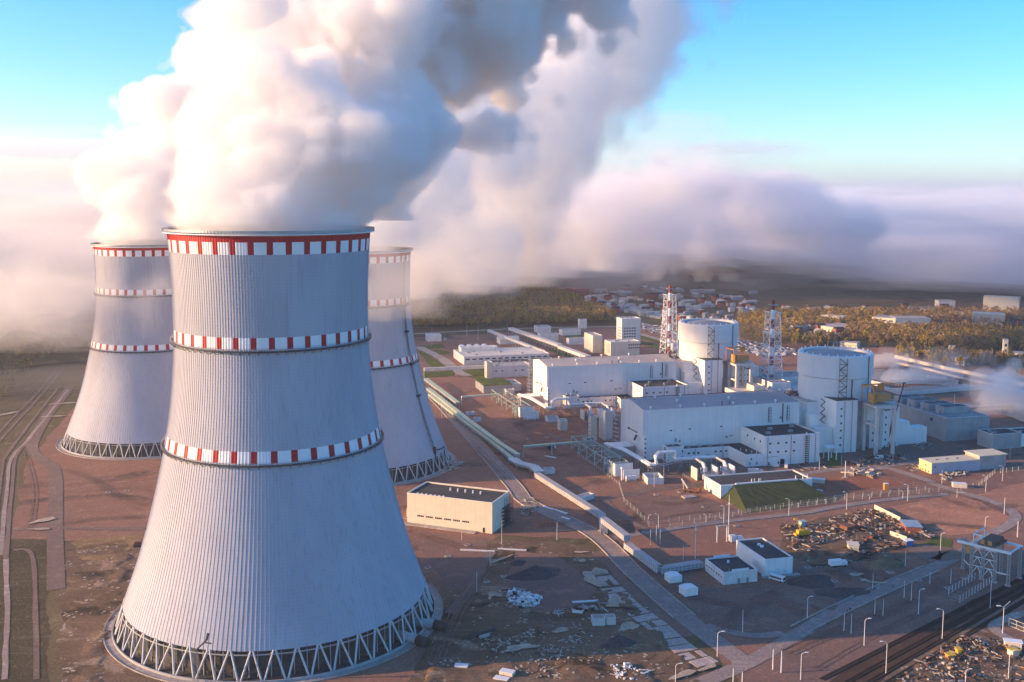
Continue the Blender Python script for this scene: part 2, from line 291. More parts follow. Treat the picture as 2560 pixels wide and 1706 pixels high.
def kerb(k,pts,off,name='kerb'):
    L=smooth_line(pts,8); Q=[]
    for i,p in enumerate(L):
        d=(L[min(i+1,len(L)-1)]-L[max(i-1,0)]).normalized(); Q.append(p+Vector((-d.y,d.x))*off)
    mb=MB()
    for a,b in zip(Q,Q[1:]):
        if (b-a).length<.05: continue
        d=(b-a).normalized(); nr=Vector((-d.y,d.x))*.22; mb.prism([tuple(a-nr),tuple(b-nr),tuple(b+nr),tuple(a+nr)],.02,.50)
    return tag(mb.build(name,KB),kind='structure')
RD=gp('D5',[(380,300),(560,430),(900,800),(1330,1290),(1500,1480)])+gp('E3',[(110,290),(480,640),(900,1010)])
kerb('',RD,5.1); kerb('',RD,-5.1)
RD=gp('E4',[(150,1160),(440,1015),(870,815),(1170,690)]); kerb('',RD,4.1); kerb('',RD,-4.1)
RD=gp('E3',[(640,270),(1200,190),(1900,115)])+gp('E4',[(400,215),(900,145),(1300,110)]); kerb('',RD,-2.8)
def relief(name,P_,mat,amp,step=2.2,sc=7.,seed=1):
    xs=[p[0] for p in P_]; ys=[p[1] for p in P_]; x0,y0=min(xs),min(ys); nx,ny=int((max(xs)-x0)/step)+1,int((max(ys)-y0)/step)+1
    rg=np.random.RandomState(seed); H=np.zeros((nx+1,ny+1))
    for o in range(4):
        s=sc/2**o/step*1.; n=rg.rand(int(nx/s)+3,int(ny/s)+3); gx,gy=np.arange(nx+1)/s,np.arange(ny+1)/s; ix,iy=gx.astype(int),gy.astype(int); fx,fy=(gx-ix)[:,None],(gy-iy)[None]; fx,fy=fx*fx*(3-2*fx),fy*fy*(3-2*fy)
        H+=(n[ix][:,iy]*(1-fx)*(1-fy)+n[ix+1][:,iy]*fx*(1-fy)+n[ix][:,iy+1]*(1-fx)*fy+n[ix+1][:,iy+1]*fx*fy)*.55**o
    H=(H-H.mean())*amp+.06; vs=[];ins=np.zeros((nx+1,ny+1),bool)
    for i in range(nx+1):
        for j in range(ny+1):
            x,y=x0+i*step,y0+j*step; c=False
            for k in range(len(P_)):
                (xa,ya),(xb,yb)=P_[k][:2],P_[k-1][:2]
                if (ya>y)!=(yb>y) and x<(xb-xa)*(y-ya)/(yb-ya)+xa: c=not c
            ins[i,j]=c; vs.append((x,y,float(H[i,j]) if c else -.35))
    fs=[(i*(ny+1)+j,(i+1)*(ny+1)+j,(i+1)*(ny+1)+j+1,i*(ny+1)+j+1) for i in range(nx) for j in range(ny) if ins[i,j] or ins[i+1,j] or ins[i,j+1] or ins[i+1,j+1]]
    return tag(MB().add(vs,fs).build(name,mat,smooth=True),kind='structure')
relief('rough_ground',gp('d',[(1010,1500),(1040,1430),(1100,1440),(1230,1440),(1400,1330),(1450,1370),(1540,1480),(1620,1560),(1600,1640),(900,1690)]),m_rough,1.5,1.8,9,1)
relief('rough_ground',gp('d',[(150,1255),(200,1250),(310,1250),(290,1330),(255,1440),(235,1530),(260,1690),(150,1690)]),m_rough,1.3,1.8,9,2)
relief('rough_ground',gp('C4',[(1060,1560),(1500,1250),(1880,1100),(2150,1300),(2500,1420),(2600,1760),(900,1740)]),m_rough,1.2,1.8,8,3)
relief('gravel_field',gp('E4',[(800,250),(1330,130),(1540,185),(1740,290),(1620,380),(1300,420),(1110,345)]),bpy.data.materials['orange_soil'],.7,2.5,12,4)
relief('rough_ground',gp('E4',[(20,380),(300,330),(480,480),(640,640),(300,690),(20,600)]),m_rough,.8,2,8,5)
m_rut=GM('wheel_ruts',(.085,.055,.042),(.12,.08,.06),s=(.1,.3),bump=.2)
def ruts(k,pts,n=1):
    L=gp(k,pts)
    for q in range(n):
        for s in (-1.1,1.1):
            R=smooth_line(L,6); Q=[]
            for i,p in enumerate(R):
                d=(R[min(i+1,len(R)-1)]-R[max(i-1,0)]).normalized(); Q.append(tuple(p+Vector((-d.y,d.x))*(s+q*3.4)))
            strip('wheel_rut',Q,.55,m_rut,smooth=False,jit=.12)
for k,p,n in [('C5',[(600,700),(900,800),(1200,1000),(1480,1050)],2),('C5',[(250,500),(350,900),(300,1300)],1),('C5',[(620,1250),(1000,1200),(1450,1180)],2),('D5',[(780,480),(1100,760),(1500,900),(1900,1000)],2),('D5',[(1050,700),(1300,900),(1600,1050)],1),('D5',[(900,900),(1150,1150),(1240,1250)],2),('E2',[(260,300),(700,420),(1000,400),(1500,330)],2),('E2',[(420,1568),(560,1200),(700,900),(900,600)],2),('E2',[(150,1450),(500,1250),(800,1200)],1),('E3',[(700,750),(1200,900),(1700,900),(1900,1000)],2),('E3',[(1250,1130),(1500,900),(1750,800)],2),('C4',[(0,1350),(500,1130),(1100,900),(1600,620)],2),('C4',[(250,1500),(900,1130),(1500,850)],1),('C2',[(500,1420),(900,1330),(1300,1320)],1),('C2',[(250,1180),(700,1250),(1100,1200)],2),('C3',[(300,1180),(700,1350),(1300,1300)],1),('C3',[(1400,1350),(1900,1500),(2300,1460)],2),('E4',[(800,300),(1200,350),(1600,380)],2),('E1',[(1250,880),(1600,950),(2200,1000)],1),('C5',[(640,1500),(900,1480),(1300,1400)],1)]: ruts(k,p,n)
# slab track of loose concrete plates
m_slab=GM('concrete_slabs',(.22,.18,.16),(.19,.155,.14),(.6,.5,.44),s=(.05,.2),bump=.2)
def slabs(name,k,pts,w,cols,step,seed):
    rr=random.Random(seed); L=smooth_line(gp(k,pts),12); mb=MB(); acc=0
    for a,b in zip(L,L[1:]):
        d=(b-a); l=d.length; d=d.normalized() if l>0 else d; nr=Vector((-d.y,d.x)); t=-acc
        while t+step<=l+.01:
            t=max(t,0)
            for c in range(cols):
                if rr.random()<.04: continue
                ww=w/cols; o=-w/2+c*ww+.06; h=rr.uniform(.10,.22); p=a+d*t
                q=[p+nr*o,p+nr*(o+ww-.12),p+nr*(o+ww-.12)+d*(step-.14),p+nr*o+d*(step-.14)]
                mb.prism([tuple(x) for x in q],.02,h)
            t+=step
        acc=max(0,l-t)
    return tag(mb.build(name,m_slab),kind='structure')
slabs('slab_road','E3',[(110,590),(300,790),(430,920),(640,1070),(800,1210),(960,1330),(1090,1410)],10.5,4,5.8,1)
# pale spills of dried cement
m_spill=GM('cement_spill',(.22,.175,.13),(.19,.15,.11),(.6,.48,.36),s=(.1,.3),bump=.3)
def blobsheet(name,c,rx,ry,ang,mat,rr,n=18):
    pts=[]
    ph=[rr.uniform(0,6.28) for _ in range(3)]
    for i in range(n):
        t=2*math.pi*i/n; r=1+.25*math.sin(2*t+ph[0])+.18*math.sin(3*t+ph[1])+.1*math.sin(5*t+ph[2])
        x,y=rx*r*math.cos(t),ry*r*math.sin(t); pts.append((c[0]+x*math.cos(ang)-y*math.sin(ang),c[1]+x*math.sin(ang)+y*math.cos(ang)))
    return sheet(name,pts,mat,rag=0)
rr=random.Random(4)
for k,x,y,rx,ry,a in [('E2',1690,455,3,1.6,0),('E2',1705,530,2,2,1),('E2',1785,690,3.5,9,.4),('E2',1850,620,3,5,.5),('E2',1550,270,3.2,1,.1),('E3',305,890,6,4,.8),('E2',915,830,1.2,4,0),('E2',955,820,2.4,3,.5),('E4',590,740,4,1.7,0),('E4',655,785,2.4,1.3,0),('E4',760,803,4,1.3,0),('E3',420,1100,6,3,.5),('E2',1520,1130,4,2,.3),('E2',1110,1290,4,2.4,.3),('E2',1230,1270,5,2,.3),('E3',1100,1450,4,1.6,.7),('E3',890,1510,6,2,.5),('E2',1000,520,8,1.2,.9),('C5',40,150,3,14,-.5),('C5',650,40,10,3,.3),('C5',540,170,8,2.5,.3),('C5',400,1300,6,1.6,.2),('C5',440,1210,3,7,-.5),('E2',400,210,22,1.4,-.45),('E2',1250,70,5,2.5,.3),('E2',1230,20,5,2,.3)]:
    p=g(k,x,y); blobsheet('cement_patch',p,rx,ry,a,m_spill,rr)
# railway tracks
def railway(name,k,a,b,label):
    A_,B_=g(k,*a),g(k,*b); d=(B_-A_); L=d.length; rz=math.atan2(d.y,d.x)
    t=thing(name,label,'railway track',A_.x,A_.y,.07,rz,'railway tracks in the dark gravel bed'); mb=MB()
    mb.box(0,L,-.80,-.68,.14,.30).box(0,L,.68,.80,.14,.30); mb.build('rail',M('rail_steel',(.05,.032,.025),rough=.75) if 'rail_steel' not in bpy.data.materials else bpy.data.materials['rail_steel'],t)
    mb=MB(); x=0
    while x<L: mb.box(x,x+.28,-1.35,1.35,0,.137); x+=.75
    mb.build('sleeper',M('sleeper_wood',(.03,.02,.015),rough=.95) if 'sleeper_wood' not in bpy.data.materials else bpy.data.materials['sleeper_wood'],t)['kind']='stuff'
    return t
railway('railway_track','C4',(330,1600),(2500,500),'railway track nearest the fenced platform, farthest of the four')
railway('railway_track','C4',(560,1640),(2500,570),'railway track with a lamp post close behind its middle, second of four')
railway('railway_track','C4',(760,1650),(2500,640),'railway track running in front of the gantry feet, third of four')
railway('railway_track','C4',(900,1680),(2560,690),'railway track along the debris field, nearest the camera of the four')
# ---------------- cooling towers ----------------
def catm(xs,ys,x):
    for i in range(len(xs)-1):
        if x<=xs[i+1] or i==len(xs)-2: break
    m=[]
    for j in (i,i+1):
        if j==0: m.append((ys[1]-ys[0])/(xs[1]-xs[0]))
        elif j==len(xs)-1: m.append((ys[-1]-ys[-2])/(xs[-1]-xs[-2]))
        else: m.append((ys[j+1]-ys[j-1])/(xs[j+1]-xs[j-1]))
    h=xs[i+1]-xs[i]; t=(x-xs[i])/h
    return (2*t**3-3*t*t+1)*ys[i]+(t**3-2*t*t+t)*h*m[0]+(-2*t**3+3*t*t)*ys[i+1]+(t**3-t*t)*h*m[1]
def cooling_tower(label,x,y,H,zt,rt,rings,rot,NR=216,NC=36,NL=48,extras=None):
    T=thing('cooling_tower',label,'cooling tower',x,y,0,0,'cooling towers')
    zb=zt[0]; dz=H-zb
    R=lambda z: catm(zt,rt,z)
    # shell: ribs are real fins, painted checks are separate faces of the ribbed skin
    ph=[]; w=2*math.pi/NR
    for i in range(NR):
        b=i*w; ph+=[(b,0),(b+w*.36,0),(b+w*.385,1),(b+w*.535,1),(b+w*.56,0)]
    A_=np.array([p[0] for p in ph])+rot; E_=np.array([p[1] for p in ph]); n=len(ph)
    zs=set(list(np.linspace(zb,H,46)))
    bands=[]   # (z0,z1,type)
    s=H/167.
    bands.append((H-3.9*s,H-1.5*s,'red')); bands.append((H-8.7*s,H-3.9*s,'chk'))
    for zr in rings: bands.append((zr+.4,zr+5.0*s,'chk'))
    for a,b,_ in bands: zs|={a,b}
    zs=sorted(zs); zs=[z for i,z in enumerate(zs) if i==0 or z-zs[i-1]>.05]
    vs=[]; 
    for z in zs:
        r=R(z)+E_*.13; vs.append(np.stack([r*np.cos(A_),r*np.sin(A_),np.full(n,z)],1))
    vs=np.concatenate(vs); fs=[];mi=[]
    per=n//NC
    for j in range(len(zs)-1):
        zm=(zs[j]+zs[j+1])/2; ty=None
        for a,b,t_ in bands:
            if a<zm<b: ty=t_
        for i in range(n):
            a=j*n+i; b=j*n+(i+1)%n; fs.append((a,b,b+n,a+n))
            k=0
            if ty=='red': k=1
            elif ty=='chk': k=1 if ((i//5)%6) in (0,1) else 2
            mi.append(k)
    me=bpy.data.meshes.new('shell'); me.from_pydata([tuple(v) for v in vs],[],fs)
    for mm in (CONC,RED,WHT): me.materials.append(mm)
    me.polygons.foreach_set('material_index',mi); me.update()
    o=bpy.data.objects.new('shell',me); COL.objects.link(o); o.parent=T
    prof=[(R(z)-.55,z) for z in np.linspace(H,zb,24)]
    MB().lathe(0,0,[(R(H)-.02,H-.01),(R(H)-.55,H-.01)]+prof+[(R(zb)-.55,zb-.02),(R(zb)+.05,zb-.02)],120).build('inner_lining',INNER,T)
    c=MB().lathe(0,0,[(R(H)+.05,H-1.6),(R(H)+1.9*s,H-1.2),(R(H)+1.9*s,H-.9),(R(H)+.1,H-.9)],180)
    c.build('rim_gallery',WHT,T)
    rl=MB()
    for i in range(180):
        a=2*math.pi*i/180; r=R(H)+1.8*s; rl.box(-.06,.06,-.06,.06,0,0) if 0 else rl.tube((r*math.cos(a),r*math.sin(a),H-.9),(r*math.cos(a),r*math.sin(a),H+.55),.10,4)
    rl.lathe(0,0,[(R(H)+1.72*s,H-.4),(R(H)+1.78*s,H-.4),(R(H)+1.78*s,H+.5),(R(H)+1.72*s,H+.5),(R(H)+1.72*s,H-.4)],180); rl.build('rim_railing',MET,T)
    for zr in rings:
        rr_=R(zr); wk=MB().lathe(0,0,[(rr_+.28,zr-.9),(rr_+1.5*s,zr-.5),(rr_+1.5*s,zr-.1),(rr_+.28,zr-.1),(rr_+.28,zr-.9)],180)
        for i in range(72):
            a=2*math.pi*i/72; wk.tube(((rr_+.25)*math.cos(a),(rr_+.25)*math.sin(a),zr-1.7),((rr_+1.4*s)*math.cos(a),(rr_+1.4*s)*math.sin(a),zr-.6),.14,4)
        W=wk.build('walkway',MDK,T); rl=MB()
        for i in range(144):
            a=2*math.pi*i/144; r=rr_+1.42*s; rl.tube((r*math.cos(a),r*math.sin(a),zr-.1),(r*math.cos(a),r*math.sin(a),zr+1.1),.045,3)
        for hh in (.6,1.1): rl.lathe(0,0,[(rr_+1.39*s,zr+hh),(rr_+1.45*s,zr+hh+.07),(rr_+1.39*s,zr+hh+.07),(rr_+1.39*s,zr+hh)],144)
        rl.build('railing',MET,W)
    # V legs
    rf=rt[0]+3.4*s; lg=MB(); w2=2*math.pi/NL
    for i in range(NL):
        c0=(i+.5)*w2
        for sg in (-1,1):
            a0=c0+sg*w2*.46; a1=c0+sg*w2*.045
            p=(rf*math.cos(a0),rf*math.sin(a0),.1); q=((rt[0]-.1)*math.cos(a1),(rt[0]-.1)*math.sin(a1),zb+.15)
            MB().tube(p,q,.42*s,8).build('leg',LEGM,T)
    # basin, fill and apron
    b=MB().lathe(0,0,[(rf+1.2,.05),(rf+1.2,1.1),(rf+.7,1.1),(rf+.7,.3)],120); b.build('basin_wall',GREYC,T)
    b=MB().lathe(0,0,[(rf-4.6,.3),(rf-4.6,1.9),(rf-5.0,1.9),(rf-5.0,zb*.93),(10,zb*.93)],90).disc(0,0,.3,rf+.7,90); b.build('fill_pack',INNER,T)
    b=MB(); rg=random.Random(3)
    for i in range(90):
        a=2*math.pi*i/90+rg.uniform(-.01,.01); r=rf-rg.choice((3.2,3.9,4.4)); b.tube((r*math.cos(a),r*math.sin(a),.3),(r*math.cos(a),r*math.sin(a),zb*.93),.22,5)
    for r in (rf-3,): b.lathe(0,0,[(r,zb*.86),(r+.25,zb*.86),(r+.25,zb*.9),(r,zb*.9),(r,zb*.86)],90)
    o=b.build('fill_column',GREYC,T); o['kind']='stuff'
    b=MB().lathe(0,0,[(rf+1.25,.12),(rf+4.3,.12),(rf+4.3,.45),(rf+4.65,.45),(rf+4.65,.03)],120); b.build('apron',m_conc,T)
    return T,R
LEGM=M('leg_concrete',(.62,.60,.58),(.54,.52,.5),rough=.8)
ZF=[10.8,30,50,77.4,100,121.2,145,167]; RF=[63.6,56.9,51.2,45.0,41.6,40.1,40.2,41.4]
TF,RFun=cooling_tower('tallest cooling tower in front with red and white checked bands and steam pouring out',-101.4,441.6,167,ZF,RF,[121.2,77.4],.012)
k_=.943
ZB=[9.6,27,45,70.8,90,109.4,128,144.6]; RB_=[60.6,54.0,48.3,42.2,38.9,37.4,37.3,37.9]
TL,RL=cooling_tower('cooling tower at the left edge half veiled by drifting mist behind the front tower',-265.7,768.2,144.6,ZB,RB_,[109.4,70.8],.03)
TR,RR=cooling_tower('cooling tower behind the right of the front one with a dark stair climbing its side',-105.6,698.8,144.6,ZB,RB_,[109.4,70.8],.02)
# stair on the right tower, intake pipes on the front one
def on_shell(T,R,z,ang,off=.6): return ((R(z)+off)*math.cos(ang),(R(z)+off)*math.sin(ang),z)
st=MB(); aa=math.radians(-23)
zz=[12+i*4 for i in range(33)]
for a,b in zip(zz,zz[1:]):
    for d in (-.018,.018): st.tube(on_shell(TR,RR,a,aa+d,.9),on_shell(TR,RR,b,aa+d,.9),.17,4)
    st.tube(on_shell(TR,RR,a,aa-.018,.9),on_shell(TR,RR,b,aa+.018,.9),.12,4); st.tube(on_shell(TR,RR,b,aa-.018,.9),on_shell(TR,RR,b,aa+.018,.9),.25,4)
for z in (109,92,70.8,50): st.tube(on_shell(TR,RR,z-.6,aa-.04,1.2),on_shell(TR,RR,z-.6,aa+.04,1.2),.9,6)
p=on_shell(TR,RR,14,aa,1.); st.tube((p[0],p[1],0.2),(p[0],p[1],16),.9,6); st.path([(p[0],p[1],14),on_shell(TR,RR,13,aa+.14,2),on_shell(TR,RR,13,aa+.26,2.)],.45,6)
for dz in (0,5,10): st.tube(on_shell(TR,RR,12,aa+.26,2),(p[0]+4,p[1]+10,.2),.3,4)
st.build('stair',MDK,TR)
for a_ in (-14,-27):
    a_=math.radians(a_); c,s_=math.cos(a_),math.sin(a_); MB().tube((56*c,56*s_,2.3),(71.2*c,71.2*s_,1.9),1.9,20).build('intake_pipe',GREYC,TF,smooth=True); MB().tube((71.15*c,71.15*s_,1.9),(76*c,76*s_,1.0),2.15,20).build('pipe_sleeve',M('pipe_bitumen',(.05,.04,.035),rough=.8) if 'pipe_bitumen' not in bpy.data.materials else bpy.data.materials['pipe_bitumen'],TF,smooth=True)
# small tower crane standing at the foot of the front tower
pc=g('S',490,1712); t=thing('tower_crane','slim lattice mast with a dark tilted jib at the foot of the front tower','crane',pc.x,pc.y,0)
mb=MB()
for sx in (-.8,.8):
    for sy in (-.8,.8): mb.tube((sx,sy,0),(sx,sy,13),.09,4)
for i in range(8):
    z=i*1.6
    for s1,s2 in (((-.8,-.8),(.8,-.8)),((.8,-.8),(.8,.8)),((.8,.8),(-.8,.8)),((-.8,.8),(-.8,-.8))): mb.tube((*s1,z),(*s2,z+1.6),.06,4)
mb.build('mast',MET,t); mb=MB(); mb.tube((0,0,13),(4.5,-.5,17.5),.35,6); mb.tube((4.5,-.5,17.5),(5.2,-.5,20),.5,6); mb.tube((3.4,-.4,16.6),(6.4,-1,16.4),.3,5); mb.build('jib',MDK,t)
# ---------------- buildings ----------------
def shell_box(T,L,W,H,wall,roof,par=.9,name='wall',z0=0.,ox=0.,oy=0.):
    """four walls with a sunk roof behind a parapet, in the thing's own axes"""
    mb=MB(); t=.35
    mb.box(ox,ox+L,oy,oy+t,z0,H).box(ox,ox+L,oy+W-t,oy+W,z0,H).box(ox,ox+t,oy+t,oy+W-t,z0,H).box(ox+L-t,ox+L,oy+t,oy+W-t,z0,H)
    w=mb.build(name,wall,T); r=MB().box(ox+t+.004,ox+L-t-.004,oy+t+.004,oy+W-t-.004,H-par-.3,H-par).build('roof',roof,T)
    MB().box(ox-.06,ox+L+.06,oy-.06,oy+t+.1,H+.002,H+.14).box(ox-.06,ox+L+.06,oy+W-t-.1,oy+W+.06,H+.002,H+.14).box(ox-.06,ox+t+.1,oy+t+.1,oy+W-t-.1,H+.002,H+.14).box(ox+L-t-.1,ox+L+.06,oy+t+.1,oy+W-t-.1,H+.002,H+.14).build('parapet_cap',MWH,w)
    return w,r
def win(T,L,W,face,c,z,w,h,mat=None,name='window'):
    """a window, door or louvre set on a wall: face 'f' front, 'l' left, 'r' right"""
    mat=mat or GLS; e=.09
    if face=='f': m=MB().box(c-w/2,c+w/2,-e,.003,z,z+h)
    elif face=='l': m=MB().box(-e,.003,c-w/2,c+w/2,z,z+h)
    else: m=MB().box(L-.003,L+e,c-w/2,c+w/2,z,z+h)
    return m.build(name,mat,T)
def bld(label,u0,u1,v0,v1,H,wall=PLAST,roof=RFG,wins=(),par=.6,name='industrial_building',cat='building',group=None,roofthings=0,seed=0,z0=0.):
    T=gthing(name,label,cat,u0,v0,z0,group); L,W=u1-u0,v1-v0
    shell_box(T,L,W,H,wall,roof,par)
    for wd in wins:
        face,c,z,w,h=wd[:5]; win(T,L,W,face,c,z,w,h,*(wd[5:]))
    rr=random.Random(seed)
    for i in range(roofthings):
        x,y=rr.uniform(.1,.9)*L,rr.uniform(.2,.8)*W; s=rr.uniform(.6,1.6)
        m=MB().box(x-s,x+s,y-s*.7,y+s*.7,H-par+.004,H-par+rr.uniform(.9,1.8)); m.build('roof_unit',MET,T)
    return T
def row(face,c0,c1,n,z,w,h,mat=None): return [(face,c0+(c1-c0)*(i+.5)/n,z,w,h)+((mat,) if mat else ()) for i in range(n)]
# --- the two turbine halls: one built, one copied with its parts ---
HL,HW,HE,HR=118.4,44.5,34.8,37.7; HV=655.3
def hall(label,u,v,sunlit):
    T=gthing('turbine_hall',label,'turbine hall',u,v,0,'turbine halls'); L,W=HL,HW
    def prof(y,drop=0): return HE+(HR-HE)*(y/27. if y<27 else (W-y)/(W-27.)*1.15)-drop
    mb=MB(); mb.box(0,L,0,.4,0,HE-.02).box(0,L,W-.4,W,0,HE-.5)
    for x in (0,L-.4):
        mb.add([(x,.4,0),(x+.4,.4,0),(x+.4,W-.4,0),(x,W-.4,0),(x,.4,HE-.1),(x+.4,.4,HE-.1),(x,27,HR-.1),(x+.4,27,HR-.1),(x,W-.4,HE-.4),(x+.4,W-.4,HE-.4)],[(0,4,6,8,3),(1,2,9,7,5),(0,1,5,4),(2,3,8,9),(4,5,7,6),(6,7,9,8),(0,3,2,1)])
    wl=mb.build('wall',CLAD,T)
    rf=MB().add([(-.1,-.15,HE),(L+.1,-.15,HE),(L+.1,27,HR),(-.1,27,HR),(L+.1,W+.1,HE-.3),(-.1,W+.1,HE-.3),(-.1,-.15,HE-.0-.3),(L+.1,-.15,HE-.3),(-.1,27,HR-.3),(L+.1,27,HR-.3),(L+.1,W+.1,HE-.6),(-.1,W+.1,HE-.6)],[(0,1,2,3),(3,2,4,5),(6,7,1,0),(0,3,8,6),(3,5,11,8),(1,7,9,2),(2,9,10,4),(5,4,10,11)]).build('roof',RFG if not sunlit else RFS,T)
    MB().box(-.25,L+.25,-.4,-.155,HE-.35,HE+.18).build('eaves_trim',MWH,T); MB().box(-.1,L+.1,W+.11,W+.5,HE-.9,HE+.1).build('back_gutter',MDK,T)
    MB().box(-1.1,-.003,.0,1.2,17.5,HE+.3).box(0,2.6,-.5,-.004,17.5,HE-.4).build('corner_duct',MWH,T)
    for x,y in [(4.8,1.5),(27,1.5),(45,1.5),(67,1.5),(84,1.5),(100,1.5),(18,24.5),(38,26),(58,26),(84,26),(30,14),(70,14)]:
        z=prof(y); m=MB(); m.tube((x,y,z-.1),(x,y,z+1.1),.45,8).lathe(x,y,[(.95,z+1.1),(1.05,z+1.5),(.8,z+2.0),(.3,z+2.25),(0.01,z+2.3)],12); m.build('roof_vent',MWH,T,smooth=True)
    for x in (59,65): MB().tube((x,2.5,HE),(x,2.5,HE+3.2),.28,6).build('exhaust_pipe',MDK,T)
    for x,z,w,h in [(19.6,19.3,1.9,.8),(33.7,19.6,1.9,.8),(57.6,20,1.9,.8)]: win(T,L,W,'f',x,z,w,h)
    for x,z,w,h in [(23.4,11.5,1.6,2.6),(26.1,11.,1.8,1.7),(61.8,12,1.9,1.5),(65.6,13,3,.7),(104,23.3,2.4,1.8)]: win(T,L,W,'f',x,z,w,h,MET,'louvre')
    for i in range(5): win(T,L,W,'f',.9,1.6+i*3.2,1.1,.9)
    for x,z0,z1 in ((94.7,21.5,32),(109.2,22,32.5)):
        m=MB(); m.box(x-.8,x-.55,-.65,-.004,z0,z1); m.box(x+1.0,x+1.15,-.65,-.5,z0,z1)
        for i in range(6): zz_=z0+i*(z1-z0)/5; m.box(x-.55,x+1.,-.7,-.45,zz_-.08,zz_+.08)
        m.build('wall_ladder',MDK,T)
    MB().box(104.8,105.4,-.5,-.004,20.8,HE-.4).build('downpipe',MDK,T)
    # floodlight arm and hoist on the gable
    m=MB(); m.tube((-.1,12,16.6),(-3.6,19,18.4),.28,5); m.tube((-3.6,19,18.4),(-3.2,21.5,18.2),.75,5); m.box(-2.6,-1.2,9,13,12.6,15.2) if 0 else m.tube((-2.1,9.2,15.6),(-2.1,12.6,11.6),.75,4); m.build('gable_hoist',RUST,T)
    # zigzag external stair at the back corner of the gable
    m=MB(); y0=W+.6
    for i in range(11):
        z=i*3.1; yy=(y0,y0+5) if i%2 else (y0+5,y0); m.tube((-2.5,yy[0],z),(-2.5,yy[1],z+3.1),.28,4); m.box(-3.6,-1.0,y0-.6,y0+5.6,z+3.0,z+3.15)
        m.box(-3.6,-3.5,y0-.6,y0+5.6,z+4.0,z+4.1)
    for x in (-3.6,-1.0):
        for y in (y0-.6,y0+5.6): m.box(x-.12,x+.12,y-.12,y+.12,0,35)
    m.build('outdoor_stair',MET,T)
    return T
RFS=RFG
hall2=hall('nearer turbine hall with pale blue long wall and grey roof',274.0,HV,False)
h1=copy_tree(hall2); x_,y_=XY(263.1,842.5); h1.location=(x_,y_,0); h1['label']='farther turbine hall behind the nearer one with its roof in warm light'
